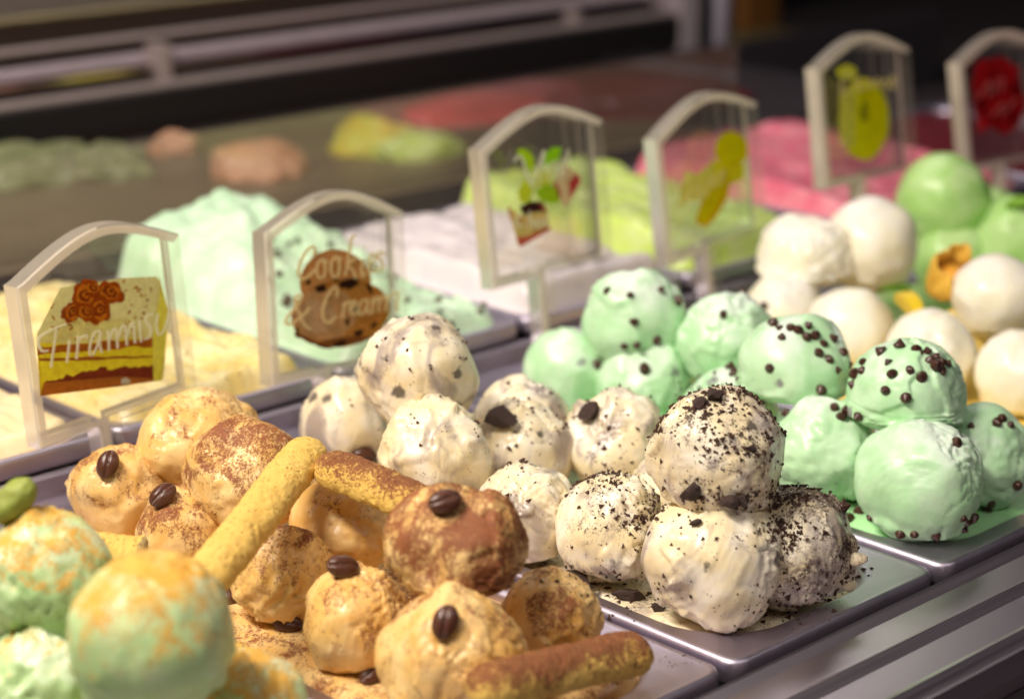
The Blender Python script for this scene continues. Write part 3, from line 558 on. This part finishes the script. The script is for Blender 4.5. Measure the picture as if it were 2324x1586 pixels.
# ------------------------------------------------------------------ acrylic flavour signs
TW, TH, TT = .1172, .0949, .0135
def tag_rot(yaw, lean, roll):
    return Matrix.Rotation(yaw, 3, 'Z') @ Matrix.Rotation(-lean, 3, 'X') @ Matrix.Rotation(-roll, 3, 'Y')
def arch(s):                                          # roof line above the corners, s across 0..1
    u_ = 2*s-1.06; k = .32; return max(0., 0.0205*(1-(math.sqrt(u_*u_+k)-math.sqrt(k))/(math.sqrt(1.06+k)-math.sqrt(k))))
def outline(ins=0.):
    P = [(ins, ins), (TW*.36, ins), (TW*.36, -.030), (TW*.50, -.030), (TW*.50, ins), (TW-ins, ins)]
    n = 26
    for i in range(n+1):
        s = 1-i/n; P.append((ins+(TW-2*ins)*s, TH-ins+arch(s)))
    return P
def sign(par, stemz, label):
    x0, z0, yaw, lean, roll = par; R = tag_rot(yaw, lean, roll); root = empty('flavour_sign', (x0, .972, z0)); root.rotation_euler = R.to_euler(); tag(root, label, 'sign', 'acrylic flavour signs')
    P = [(x, (-z0/R[2][2]+.0006 if z == -.030 else z)) for x, z in outline()]; n = len(P); bv = .0011
    def inset(P, k):
        Q = []
        for i in range(n):
            a, b, c = Vector(P[i-1]), Vector(P[i]), Vector(P[(i+1) % n]); e1 = (b-a).normalized(); e2 = (c-b).normalized(); n1 = Vector((-e1.y, e1.x)); n2 = Vector((-e2.y, e2.x)); m = (n1+n2)
            m = m/max(.35, m.dot(n1)) if m.length > 1e-6 else n1; q = b+m*k; Q.append((q.x, q.y))
        return Q
    Q = inset(P, bv)
    V = [(x, 0, z) for x, z in Q]+[(x, bv, z) for x, z in P]+[(x, TT-bv, z) for x, z in P]+[(x, TT, z) for x, z in Q]
    big = obj('clear_plate', mesh('clear_plate', V[:n]+V[3*n:], [tuple(range(n)), tuple(range(n, 2*n))[::-1]], M['clear'], False), parent=root)
    F = []; fm = []
    for k in range(3):
        for i in range(n):
            j = (i+1) % n; F.append((k*n+i, k*n+j, (k+1)*n+j, (k+1)*n+i))
            left_or_top = i >= 5 and i != 5 or i in (1, 4)
            fm.append({0: 2, 2: 2}.get(k, (0 if (i > 5 or i == 1) else 1)))  # edges seen through the plate get the clear copy, imitating internal reflection
    e = obj('frosted_edge', mesh('frosted_edge', V, F, [M['edge'], M['edge_clear'], M['bevel']], False, fm), parent=root)
    # pale line on the back face, painting in the edge's internal reflection
    A = inset([(x, max(z, 0)) if False else (x, z) for x, z in P], .0014); B = inset(P, .0048)
    V2 = [(x, TT+.0003, z) for x, z in A]+[(x, TT+.0003, z) for x, z in B]; F2 = [(i, (i+1) % n, n+(i+1) % n, n+i) for i in range(n)]
    obj('ground_line', mesh('ground_line', V2, F2, M['bevel'], False), parent=root)
    idx = list(range(5, n))+[0, 1, 2]; O = inset(P, .0012); I = inset(P, .0058)
    V3 = [(O[i][0], -.0002, O[i][1]) for i in idx]+[(I[i][0], -.0002, I[i][1]) for i in idx]; m3 = len(idx); F3 = [(i, i+1, m3+i+1, m3+i) for i in range(1, m3-1)]
    obj('frosted_band', mesh('frosted_band', V3, F3, M['band'], False), parent=root)  # front strip standing in for the edge's internal reflection
    Ri = R.inverted(); org = Vector((x0, .972, z0))
    def loc(u, v):
        d = Ri @ ray(u, v); o_ = Ri @ (CAM-org); k = -o_.y/d.y; q = o_+d*k; return q.x, q.z
    return root, loc
def print_(root, loc, polys, fx, jag=0):
    V = []; F = []; mats = []; fm = []
    for li, (pts, col) in enumerate(polys):
        pts = [loc(*fx(*q)) for q in pts]; k = len(V)
        V += [(x, -.0003-.00002*li, z) for x, z in pts]; F.append(tuple(range(k, k+len(pts))))
        key = 'ink%s' % (col,)
        if key not in M: M[key] = ink('printed_ink', col)
        if M[key] not in mats: mats.append(M[key])
        fm.append(mats.index(M[key]))
    # triangulate concave outlines
    bm = bmesh.new(); vs = [bm.verts.new(q) for q in V]
    for f_, m_ in zip(F, fm):
        fc = bm.faces.new([vs[i] for i in f_]); fc.material_index = m_
    bmesh.ops.triangulate(bm, faces=bm.faces[:]); me = bpy.data.meshes.new('printed_picture'); bm.to_mesh(me); bm.free()
    for m_ in mats: me.materials.append(m_)
    return obj('printed_picture', me, parent=root)
def spline(P, n=7):
    if len(P) < 3: return [tuple(P[0]), tuple(P[1])]
    Q = [P[0]]+list(P)+[P[-1]]; out = []
    for i in range(1, len(Q)-2):
        p0, p1, p2, p3 = (np.array(Q[i+k], float) for k in (-1, 0, 1, 2))
        for j in range(n):
            s = j/n; out.append(tuple(.5*((2*p1)+(-p0+p2)*s+(2*p0-5*p1+4*p2-p3)*s*s+(-p0+3*p1-3*p2+p3)*s**3)))
    return out+[tuple(P[-1])]
def lettering(root, loc, strokes, fx, wd, mat, yoff=-.0027):
    V = []; F = []
    for st in strokes:
        P = [Vector(loc(*fx(*q))) for q in spline(st)]; k = len(V); m = len(P)
        for i, p in enumerate(P):
            d = (P[min(i+1, m-1)]-P[max(i-1, 0)]); d = d.normalized() if d.length > 0 else Vector((0, 1)); nn = Vector((-d.y, d.x))*wd/2*(.75+.5*abs(d.y))
            V += [(p.x+nn.x, yoff, p.y+nn.y), (p.x, yoff-.0004, p.y), (p.x-nn.x, yoff, p.y-nn.y)]
        F += [(k+3*i+a, k+3*i+a+1, k+3*i+a+4, k+3*i+a+3) for i in range(m-1) for a in (0, 1)]
    o = obj('lettering', mesh('lettering', V, F, mat), parent=root)
    if len(strokes) < 8: o['kind'] = 'stuff'
    return o
def ell(cx, cy, rx, ry, rot=0, n=26, jag=0, sd=1):
    r_ = random.Random(sd); c, s = math.cos(math.radians(rot)), math.sin(math.radians(rot)); P = []
    for i in range(n):
        a = 2*math.pi*i/n; k = 1+jag*r_.uniform(-1, 1); x, y = rx*k*math.cos(a), ry*k*math.sin(a); P.append((cx+c*x-s*y, cy+s*x+c*y))
    return P
# --- layer cake
f1 = lambda x, y: (x*.3442, y*.3442+501.7)
root, loc = sign([.5658, .0374, .0929, .0484, .0499], 0, 'clear arched acrylic sign with a printed layer cake and the word Tiramisu')
def wob(a, b, n, amp, sd):
    r_ = random.Random(sd); return [(a[0]+(b[0]-a[0])*i/n, a[1]+(b[1]-a[1])*i/n+r_.uniform(-amp, amp)) for i in range(n+1)]
cake = [([(262, 1152), (280, 1060), (1000, 960), (1090, 880), (1112, 600), (1075, 1040), (1060, 1052)], (.62, .44, .16)),
        ([(240, 800), (262, 930), (282, 1060), (262, 1152), (800, 1085), (1010, 1050), (1003, 770), (840, 640), (400, 660)], (.72, .42, .02)),
        ([(1003, 770), (1010, 1048), (1062, 1050), (1085, 880), (1110, 600), (1060, 430), (1045, 360)], (.66, .46, .06)),
        ([(240, 800), (242, 740), (395, 440), (480, 425), (800, 375), (1030, 365), (1060, 430), (1003, 772), (880, 770), (760, 785), (600, 800), (470, 810)], (.60, .52, .22)),
        (wob((240, 830), (1003, 772), 14, 9, 1)+wob((1003, 822), (243, 880), 14, 10, 2), (.30, .10, .015)),
        (wob((250, 905), (1004, 885), 12, 5, 3)+wob((1004, 902), (258, 925), 12, 5, 4), (.26, .09, .02)),
        (wob((300, 1050), (700, 965), 18, 14, 5)+wob((705, 975), (1006, 950), 10, 12, 6)+[(1008, 1040)]+wob((1000, 1040), (290, 1068), 10, 4, 7), (.17, .035, .015)),
        ([(285, 1066), (800, 1022), (1008, 1038), (1010, 1052), (800, 1088), (262, 1152)], (.34, .12, .02)),
        ([(795, 1075), (795, 1040), (828, 1030), (858, 1050), (850, 1072)], (.80, .62, .36))]
for i, (cx_, cy_, rx_, ry_) in enumerate([(555, 490, 65, 82), (715, 470, 85, 62), (650, 590, 60, 78), (470, 600, 46, 70), (560, 600, 60, 50), (605, 440, 50, 38)]):
    rx_ *= 1.22; ry_ *= 1.15; cake.append((ell(cx_, cy_, rx_, ry_, 15*i, 22, .18, i), (.26, .055, .006)))
    for j, (k_, col) in enumerate(((.72, (.52, .16, .012)), (.5, (.20, .040, .006)), (.28, (.48, .14, .012)), (.13, (.14, .03, .006)))): cake.append((ell(cx_+4*j, cy_-3*j, rx_*k_, ry_*k_, 30*j, 14, .2, i*7+j), col))
r_ = random.Random(4)
for i in range(46):
    x, y = r_.choice([(r_.uniform(330, 470), r_.uniform(500, 720)), (r_.uniform(800, 1010), r_.uniform(390, 700)), (r_.uniform(380, 860), r_.uniform(640, 780))]); cake.append((ell(x, y, r_.uniform(5, 17), r_.uniform(4, 8), r_.uniform(-60, 60), 7, .3, i), r_.choice([(.20, .06, .02), (.32, .14, .03)])))
print_(root, loc, cake, f1)
TIR = [[(300, 850), (262, 852), (238, 820), (240, 765), (285, 735), (350, 700), (420, 676)], [(352, 705), (342, 790), (328, 880), (318, 960)], [(440, 780), (432, 850), (422, 928)], [(497, 750), (493, 830), (485, 905)], [(490, 815), (512, 770), (545, 750), (556, 768)],
       [(640, 722), (605, 735), (578, 800), (573, 865), (592, 875), (622, 820), (645, 725), (638, 800), (652, 862)], [(692, 715), (698, 780), (700, 850)], [(699, 790), (725, 720), (746, 710), (752, 760), (757, 835)], [(757, 770), (786, 695), (806, 690), (812, 740), (818, 815)], [(818, 760), (845, 680), (860, 676), (866, 720), (872, 800)],
       [(900, 650), (905, 720), (912, 792)], [(908, 596), (913, 588)], [(990, 612), (958, 618), (942, 648), (968, 690), (976, 725), (960, 765), (925, 775)], [(1022, 608), (1012, 680), (1026, 742), (1058, 725), (1085, 650), (1098, 585)], [(1098, 585), (1088, 670), (1100, 738)]]
lettering(root, loc, TIR, f1, .0017, M['engrave'])
# --- cookie
f2 = lambda x, y: (x*.30695+560.7, y*.30695+427.9)
root, loc = sign([.7294, .038, .052, .1201, -.0801], 0, 'clear arched acrylic sign with a printed cookie and the words Cookies & Cream')
ck = [(ell(650, 690, 262, 240, 0, 34, .02, 2), (.56, .25, .07)), (ell(640, 680, 235, 212, 0, 30, .03, 3), (.66, .36, .13)), (ell(690, 925, 368, 248, -10, 40, .015, 4), (.50, .20, .03)), (ell(675, 915, 345, 222, -10, 36, .02, 5), (.62, .28, .06)),
      (ell(570, 930, 245, 190, -4, 30, .05, 6), (.68, .40, .17)), (ell(500, 950, 150, 120, 0, 24, .06, 7), (.72, .48, .26)), (ell(700, 1130, 200, 34, -8, 20, .1, 8), (.30, .11, .03))]
for x, y, a, b, rt in [(540, 740, 42, 32, 0), (745, 705, 75, 36, -12), (800, 885, 22, 26, 30), (740, 985, 16, 30, 10), (820, 1065, 40, 22, -30), (690, 1145, 52, 20, -18), (370, 1050, 10, 24, -10), (900, 740, 16, 40, -30), (650, 670, 18, 14, 0), (450, 690, 14, 22, 20), (600, 810, 12, 10, 0), (930, 1010, 30, 14, -40)]: ck.append((ell(x, y, a, b, rt, 12, .22, int(x)), (.055, .022, .014)))
ck.append((wob((350, 1090), (560, 1180), 8, 5, 2)+wob((640, 1188), (340, 1060), 8, 4, 3), (.18, .06, .03)))
print_(root, loc, [(p_, tuple(x*.62 for x in c_)) for p_, c_ in ck], f2)
COO = [[(470, 500), (482, 445), (455, 430), (405, 480), (368, 560), (360, 630), (385, 665), (430, 650), (480, 600)], [(540, 520), (508, 545), (495, 600), (510, 658), (545, 650), (560, 590), (545, 530), (575, 545)], [(640, 500), (608, 535), (600, 600), (620, 652), (650, 640), (665, 570), (650, 510), (680, 525)],
       [(780, 345), (752, 370), (735, 470), (718, 580), (703, 645)], [(795, 500), (755, 535), (722, 568), (760, 600), (785, 665)], [(840, 520), (826, 590), (832, 648), (860, 620)], [(843, 428), (848, 434)], [(880, 570), (918, 535), (925, 490), (898, 488), (880, 540), (886, 600), (920, 612), (950, 570)], [(998, 490), (965, 468), (945, 500), (975, 540), (982, 590), (950, 622)],
       [(442, 878), (400, 930), (300, 1002), (265, 980), (290, 930), (350, 870), (378, 805), (348, 790), (336, 840), (370, 930), (400, 1000), (450, 1040)], [(642, 800), (646, 742), (620, 730), (572, 800), (540, 890), (546, 965), (585, 992), (640, 940)], [(690, 840), (697, 890), (680, 955)], [(694, 880), (720, 838), (742, 850)], [(742, 900), (780, 862), (776, 830), (752, 848), (742, 900), (765, 932), (800, 900)],
       [(862, 818), (822, 838), (806, 900), (825, 932), (858, 885), (876, 820), (868, 880), (882, 930)], [(912, 800), (908, 860), (905, 925)], [(908, 870), (945, 800), (958, 830), (952, 912)], [(955, 850), (992, 790), (1008, 820), (1002, 905)], [(1005, 850), (1060, 772), (1098, 780), (1086, 850), (1092, 912)]]
lettering(root, loc, COO, f2, .0020, ink('engraved_tan', (.64, .46, .24), .1))
# --- mint and chocolate
f3 = lambda x, y: (x*.2605+1032.9, y*.2605+236.1)
root, loc = sign([.9162, .0635, -.0106, .1087, .0225], 0, 'clear arched acrylic sign with printed mint leaves and the words Mint choc')
mn = [([(460, 900), (540, 1220), (570, 1245), (820, 1100), (800, 900), (700, 930), (560, 960)], (.55, .36, .12)), ([(530, 1160), (560, 1248), (830, 1095), (815, 1060), (640, 1150)], (.45, .10, .07)), ([(470, 880), (500, 1040), (475, 1000), (455, 920)], (.42, .16, .08)), ([(550, 900), (600, 970), (700, 940), (790, 940), (760, 850), (640, 850)], (.035, .012, .01)),
      ([(720, 860), (760, 930), (790, 930), (770, 880)], (.35, .05, .05)), ([(860, 690), (940, 900), (985, 880), (1095, 680), (1050, 590), (940, 520), (900, 600)], (.62, .36, .20)), ([(985, 690), (1050, 600), (1095, 660), (1000, 830)], (.38, .05, .05)), ([(850, 690), (900, 860), (920, 780), (880, 690)], (.35, .08, .05)),
      ([(530, 400), (580, 385), (660, 430), (690, 500), (660, 600), (610, 560)], (.30, .50, .01)), ([(740, 560), (780, 430), (850, 375), (925, 380), (900, 480), (800, 520)], (.22, .50, .01)), ([(540, 760), (600, 660), (680, 720), (640, 860), (560, 860)], (.40, .48, .02)), ([(690, 760), (800, 690), (880, 740), (910, 860), (840, 870), (740, 840)], (.24, .38, .01)), ([(680, 700), (720, 560), (800, 600), (860, 540), (830, 690), (760, 720)], (.45, .55, .05))]
for i in range(12): mn.append((ell(560+(i*61) % 240, 990+(i*37) % 130, 9, 20, 20, 7, .3, i), (.42, .20, .08)))
print_(root, loc, mn, f3)
MIN = [[(490, 505), (520, 455), (560, 475), (600, 600), (640, 720)], [(640, 720), (690, 600), (742, 425), (758, 410)], [(756, 412), (735, 560), (712, 690)], [(805, 555), (792, 610), (782, 665)], [(855, 540), (848, 590), (840, 645)], [(846, 600), (880, 540), (902, 560), (892, 650)], [(965, 395), (938, 520), (925, 640)], [(905, 505), (990, 480)],
       [(560, 975), (528, 965), (510, 1020), (530, 1065), (565, 1050)], [(628, 930), (622, 1010), (615, 1085)], [(618, 1040), (650, 1005), (665, 1030), (660, 1085)], [(720, 1000), (695, 1020), (690, 1060), (712, 1075), (735, 1045), (728, 1005)], [(800, 985), (775, 985), (760, 1030), (775, 1060), (805, 1040)]]
lettering(root, loc, MIN, f3, .0016, ink('engraved_pale', (.74, .66, .44), .1))
# --- lemon fruit
f4 = lambda x, y: (x*.279+1446, y*.279+206.6)
root, loc = sign([1.0915, .0475, .0189, .0813, .0833], 0, 'clear arched acrylic sign with printed yellow lemons, facing the pale scoops')
print_(root, loc, [([(500, 1090), (470, 1060), (520, 900), (600, 720), (720, 620), (760, 700), (740, 860), (640, 1030), (560, 1110)], (.62, .30, .005)), ([(490, 1060), (540, 860), (640, 680), (720, 640), (730, 760), (640, 960), (550, 1080)], (.66, .56, .004)), (ell(765, 480, 135, 150, 0, 24, .02), (.60, .38, .005)), (ell(750, 470, 115, 135, 0, 24, .02), (.66, .56, .004)), ([(600, 560), (720, 600), (880, 600), (860, 720), (760, 760), (600, 700)], (.58, .46, .01)),
                   ([(380, 650), (480, 680), (580, 600), (640, 620), (600, 760), (500, 900), (430, 880), (340, 950), (370, 800)], (.56, .46, .08))], f4)
lettering(root, loc, [[(300, 830), (380, 700), (420, 660), (400, 800), (360, 900)], [(380, 900), (440, 800), (480, 760), (470, 880), (520, 800)], [(540, 860), (560, 760), (600, 690), (590, 800)], [(610, 780), (650, 680), (680, 650), (660, 760)]], f4, .0020, ink('engraved_yellow', (.62, .52, .22), .1))
# --- cut citrus
f5 = lambda x, y: (x*.2792+1807.6, y*.2792+59)
root, loc = sign([1.2753, .0771, -.0315, .1513, .0059], 0, 'clear arched acrylic sign with a printed cut yellow fruit, behind the plain green scoops')
print_(root, loc, [(ell(410, 380, 90, 62, 10, 14, .12), (.50, .50, .03)), (ell(420, 395, 55, 35, 10, 14, .1), (.60, .58, .12)), (ell(545, 760, 205, 335, 0, 30, .02), (.54, .50, .004)), ([(345, 560), (350, 950), (470, 1000), (480, 520), (420, 500)], (.52, .46, .08)), (ell(600, 700, 130, 240, 0, 24, .03), (.62, .52, .004)), (ell(548, 700, 34, 90, 0, 14, .2), (.24, .24, .01))], f5)
lettering(root, loc, [[(350, 440), (345, 560), (420, 520)], [(450, 500), (500, 430), (480, 530), (540, 500)], [(560, 520), (570, 440), (610, 500), (640, 430), (650, 510)], [(670, 500), (690, 440), (720, 490), (690, 520)], [(740, 510), (750, 420), (775, 440), (770, 520)], [(330, 960), (380, 930), (370, 1000)]], f5, .0022, ink('engraved_straw', (.56, .48, .20), .1))
# --- red berries
root, loc = sign([1.4712, .0598, -.0941, .1804, .0166], 0, 'clear arched acrylic sign with a printed cluster of red berries')
rb = [(ell(1640, 560, 210, 320, -12, 26, .06), (.22, .006, .008))]
r_ = random.Random(9)
for i in range(26): rb.append((ell(1640+r_.uniform(-150, 150), 560+r_.uniform(-250, 250), r_.uniform(35, 60), r_.uniform(35, 60), 0, 12, .05, i), r_.choice([(.36, .008, .012), (.14, .003, .006), (.28, .006, .01)])))
print_(root, loc, rb, f5)
lettering(root, loc, [[(1450, 600), (1530, 480), (1560, 470), (1540, 580)], [(1580, 560), (1620, 450), (1660, 440), (1640, 540)], [(1560, 740), (1620, 680), (1660, 640), (1650, 740)], [(1690, 700), (1740, 620), (1780, 600)]], f5, .0022, ink('engraved_red', (.42, .12, .11), .1))

# ------------------------------------------------------------------ rear row of pans with smooth gelato
ZB = .025
def bx(s): return s
rear = [(.292, .165, 'cream'), (.4634, .165, 'cream'), (.6348, .165, 'custard'), (.8062, .165, 'mint'), (.9776, .168, 'white'), (1.150, .190, 'lime'), (1.372, .266, 'pink'), (1.644, .25, 'berry'), (1.90, .25, 'berry')]
RL = ['steel pan of cream gelato farthest from the mint, in the raised row', 'raised steel pan of smooth cream gelato behind the layer cake sign', 'raised steel pan of yellow custard gelato between the cream and the mint', 'raised steel pan of mint gelato with chocolate chips', 'raised steel pan of white gelato beside the mint one', 'raised steel pan of lime green gelato', 'wide raised steel pan of pink gelato', 'raised steel pan of dark berry gelato beside the pink one', 'raised steel pan of dark berry gelato farthest from the pink one']
GL = ['smooth cream gelato farthest from the mint, in the raised row', 'smooth pale cream gelato seen through the layer cake sign', 'yellow custard gelato with brown flecks beside the mint gelato', 'billowing mint gelato with chocolate chips heaped up to the rear', 'smooth white gelato with two dark slits, beside the mint', 'lime green gelato spread in waves behind the mint leaf sign', 'flat bright pink gelato behind the yellow fruit signs', 'dark berry gelato next to the pink one', 'dark berry gelato farthest from the pink one']
def wave(a0, a1, amp, sd, p=1.5, f=26):
    def h(s, q, X, Y): return a0+(a1-a0)*q**p+amp*fbm(np.stack([X*f, Y*f*.8, X*0+sd], 1), sd, 4)+amp*.5*np.abs(vn(np.stack([X*f*2.4, Y*f*1.1, X*0+sd+3], 1), sd+9))
    return h
def mint_h(s, q, X, Y):
    b = wave(.012, .014, .006, 71, 1., 34)(s, q, X, Y); b += .043*sstep(.28, .80, q)*(.3+.7*sstep(0, .35, s))*(.6+.4*sstep(0, .25, 1-s))*(.90+.22*vn(np.stack([X*26, Y*10, X*0+2.2], 1), 77))+.003*fbm(np.stack([X*60, Y*40, X*0], 1), 78, 3)*sstep(.2, .6, q); return b
HF = [wave(.004, .006, .0022, 51), wave(.010, .012, .0030, 53, 1.3, 40), wave(.012, .015, .0048, 57, 1.2, 46), mint_h, wave(.016, .022, .006, 61, 1., 20), wave(.014, .030, .006, 63, 1.2, 22), wave(.008, .024, .004, 65, 1., 22), wave(-.008, -.004, .003, 67), wave(-.008, -.004, .003, 69)]
REARB = []
for i, (x, w_, mt) in enumerate(rear):
    p = obj('gelato_pan', make_pan('gelato_pan', w_, .302, M['steel'], ri=.022, ins=.009, insf=.010), (x, 1.0005, ZB)); tag(p, RL[i], 'pan', 'rear row of pans')
    l_ = .282 if mt != 'white' else .235
    e_ = .0035 if mt in ('cream', 'custard', 'white', 'mint') else .0098
    o = bed('gelato', x+.0098-(.004 if e_ < .005 else 0), x+w_-.0098+(.004 if e_ < .005 else 0), 1.0015+e_, 1.0113+l_-.0015, ZB-.002, .0215, M['mint_rear' if mt == 'mint' else mt], HF[i], 60, 130); tag(o, GL[i], 'gelato', 'gelato in the rear pans'); REARB.append(o)
SURF = []; add_surf(REARB[3])
for i in range(60):
    h = None
    for _ in range(6):
        h = hit(rng.uniform(600, 1200), rng.uniform(520, 760)) or h
    if not h: continue
    o = obj('chocolate_chip', chip_me, h[0]-h[1]*.0004); o.rotation_euler = frame_on(h[1]+Vector(rng.normal(0, .6, 3)), rng.uniform(0, 6)).to_euler(); tag(o, 'tiny dark chocolate drop sunk in the billowing mint gelato', 'chocolate chip', 'chips in the rear mint gelato')
SURF = []; add_surf(REARB[4])
for i, (u0, v0, u1, v1) in enumerate([(1238, 596, 1290, 583), (1300, 607, 1372, 589)]):  # thin dark bars laid where the gelato shows two slits
    a, b = near_hit(u0, v0)[0], near_hit(u1, v1)[0]; d = b-a; n = Vector((0, 0, 1)); X = d.normalized(); Y = n.cross(X).normalized(); V = []
    for s in (0, 1):
        for y, z in ((-.0012, -.002), (.0012, -.002), (.0012, .0016), (-.0012, .0016)): V.append(a+d*s+Y*y+Vector((0, 0, z)))
    c = sum(V, Vector())/8; o = obj('wafer_shard', mesh('wafer_shard', [q-c for q in V], [(0, 1, 2, 3), (7, 6, 5, 4), (0, 4, 5, 1), (1, 5, 6, 2), (2, 6, 7, 3), (3, 7, 4, 0)], M['shard'], False), c)
    tag(o, ['short thin dark wafer stuck in the white gelato', 'long thin dark wafer stuck in the white gelato'][i], 'wafer', 'wafers in the white gelato')

# ------------------------------------------------------------------ glass reflections modelled as heaps, before the black bar
tag(boxo('rear_deck', (.3, 1.66, 1.419, 1.782, -.02, .012), M['deck'], .002), kind='structure')  # added deck under the reflections, toned like the reflecting glass
def heap(u, v, mt, rx, ry, hz, sd, label, rag=.25):  # gelato reflections in the rear glass, built as solid heaps
    c = onz(u, v, .0115); V, F = ICO[5]; V = V.copy(); V = V[:, :]*(1+rag*fbm(V*1.6+sd, sd, 4)*.6)[:, None]; V[:, 2] = np.where(V[:, 2] < 0, V[:, 2]*.02, V[:, 2]); V = V*np.array([rx, ry, hz]); V[:, 2] -= V[:, 2].min()-.0003
    o = obj('gelato_heap', mesh('gelato_heap', V, F, M[mt]), c); tag(o, label, 'gelato', 'gelato heaps on the rear deck')
heap(590, 392, 'peach', .050, .046, .031, 3, 'peach gelato heap on the dark rear deck before the black bar')
heap(850, 340, 'banana', .046, .05, .032, 5, 'yellow gelato heap on the dark rear deck before the black bar')
heap(950, 350, 'lime', .050, .04, .022, 6, 'low yellow-green gelato heap beside the yellow one on the rear deck')
heap(1095, 252, 'red', .105, .075, .012, 8, 'wide flat red gelato heap on the dark rear deck', .08)
tag(boxo('rear_deck', (1.664, 2.02, 1.419, 1.782, -.02, .008), M['well'], .002), kind='structure')
heap(1420, 225, 'berry', .15, .13, .012, 18, 'wide dark maroon gelato heap on the rear deck before the tall post', .08)
heap(60, 400, 'olive', .075, .06, .030, 9, 'grey-green lumpy heap on the rear deck behind the cream gelato', .3)
heap(235, 385, 'olive', .055, .05, .026, 12, 'smaller grey-green heap beside the lumpy one on the rear deck', .6)
heap(395, 345, 'peach', .022, .022, .020, 15, 'small pink-beige heap next to the grey-green ones on the rear deck', .4)
M['haze_glass'] = acrylic('rear_glass', .13, (.80, .68, .50), .05)  # tan milkiness painted in as haze to soften what lies behind
tag(boxo('rear_glass_pane', (.3, 1.70, 1.4225, 1.4265, .0125, .096), M['haze_glass']), 'low smeared glass pane standing behind the raised row of pans', 'glass pane')
# ------------------------------------------------------------------ frame of the cabinet behind
YB = 1.80
def zat(v, y=YB): return ony(0, v, y).z
def xat(u, v, y=YB): return ony(u, v, y).x
xr = xat(1543, 60)
b = boxo('black_bar', (.4, xr, YB, YB+.03, zat(348), zat(262)), M['black'], .002); tag(b, 'thick black horizontal bar behind the farthest pans', 'bar')
def rail(name, z0, z1, y, m, label, cat='rail'):
    n = 16; c = ((z0+z1)/2); r = (z1-z0)/2; pr = [(y+r*.9*math.cos(2*math.pi*i/n), c+r*math.sin(2*math.pi*i/n)) for i in range(n)]
    o = extrude_x(name, pr, .4, xr, m); tag(o, label, cat, 'rails behind the black bar'); return o
rail('metal_rail', zat(262)-.001, zat(240), YB+.012, M['railgrey'], 'thin grey rail lying along the top of the black bar')
sh = boxo('steel_shelf', (.4, xr, YB+.03, YB+.055, zat(214, YB+.03), zat(190, YB+.03)), steel('shelf_steel', (.75, .68, .72), .12, (.05, 3, 3)), .003); tag(sh, 'shiny steel strip reflecting coloured gelato above the black bar', 'shelf')
rail('metal_rail', zat(132, 1.86), zat(113, 1.86), 1.86, M['railgrey'], 'thin grey rail above the shiny steel strip')
rail('metal_rail', zat(186, 1.848), zat(160, 1.848), 1.848, M['railpale'], 'pale lilac rail lying above the shiny steel strip')
rail('brass_rail', zat(62, 1.9), zat(42, 1.9), 1.9, M['brass'], 'dull brass rail above the grey rails')
for u, v0, v1, lb in ((356, 180, 95, 'small grey bracket joining the rails above the peach and yellow mounds'), (1285, 110, 20, 'small grey bracket joining the rails near the tall post')):
    y = 1.84; p0 = ony(u, v0, y); o = boxo('rail_bracket', (p0.x-.008, p0.x+.008, y-.02, y+.01, p0.z, ony(u, v1, y).z), M['railgrey'], .003); tag(o, lb, 'bracket', 'rail brackets')
tag(boxo('rear_panel', (.2, xr+.02, 1.96, 1.98, -.16, zat(52, 1.96)), M['brownwall']), kind='structure')
tag(boxo('rear_wall', (-.5, 5.5, 2.9, 2.95, -.4, 1.2), M['greywall']), kind='structure')
xp = xat(1545, 100); xp2 = xat(1610, 100); xp3 = xat(1690, 100)
root = empty('corner_post', (xp, YB, -.16)); tag(root, 'tall grey and black cabinet post at the end of the black bar', 'post')
boxo('post_frame', (0, xp2-xp-.02, 0, .05, 0, .60), M['railpale'], .003, root).location = (((xp2-xp-.02)/2), .025, 0)
o = boxo('post_seal', (0, .022, 0, .04, 0, .60), M['black'], .001, root); o.location = (xp2-xp-.008, .02, 0)
n = 20; r0 = (xp3-xp2)*.40; pts = [(r0*math.cos(2*math.pi*i/n), r0*math.sin(2*math.pi*i/n)) for i in range(n)]; V = [(x, y, z) for z in (0, .60) for x, y in pts]; F = [(i, (i+1) % n, n+(i+1) % n, n+i) for i in range(n)]+[tuple(range(n))[::-1], tuple(range(n, 2*n))]
o = obj('post_tube', mesh('post_tube', V, F, M['postgrey']), (xp2-xp+.004+r0, .03, 0), root)
# beyond the post
p = ony(1728, 110, 2.35); o = boxo('menu_stand', (p.x-.045, p.x+.045, 2.35, 2.38, -.16, .5), M['orangepanel'], .003); tag(o, 'blurred orange-brown upright panel beyond the cabinet post', 'panel')
p = ony(1745, 150, 2.2); o = boxo('olive_box', (p.x-.05, p.x+.09, 2.2, 2.28, -.16, ony(1745, 85, 2.2).z), M['olivepanel'], .003); tag(o, 'blurred olive box below the orange-brown panel', 'box')
for i, (v0, v1, m_, lb) in enumerate(((95, 35, 'slate', 'wide slate-coloured shelf beyond the cabinet post'), (160, 118, 'greywall', 'lower grey shelf beyond the cabinet post'), (30, -60, 'black', 'black canopy edge beyond the cabinet post'))):
    y = 2.45+.05*i; za, zb = ony(1900, v0, y).z, ony(1900, v1, y).z; o = boxo('far_shelf', (2.55, 5.2, y, y+.03, za, zb), M[m_], .002); tag(o, lb, 'shelf', 'shelves beyond the post')
tag(boxo('far_counter', (2.0, 5.2, 1.9, 2.6, -.3, -.10), M['well']), kind='structure')
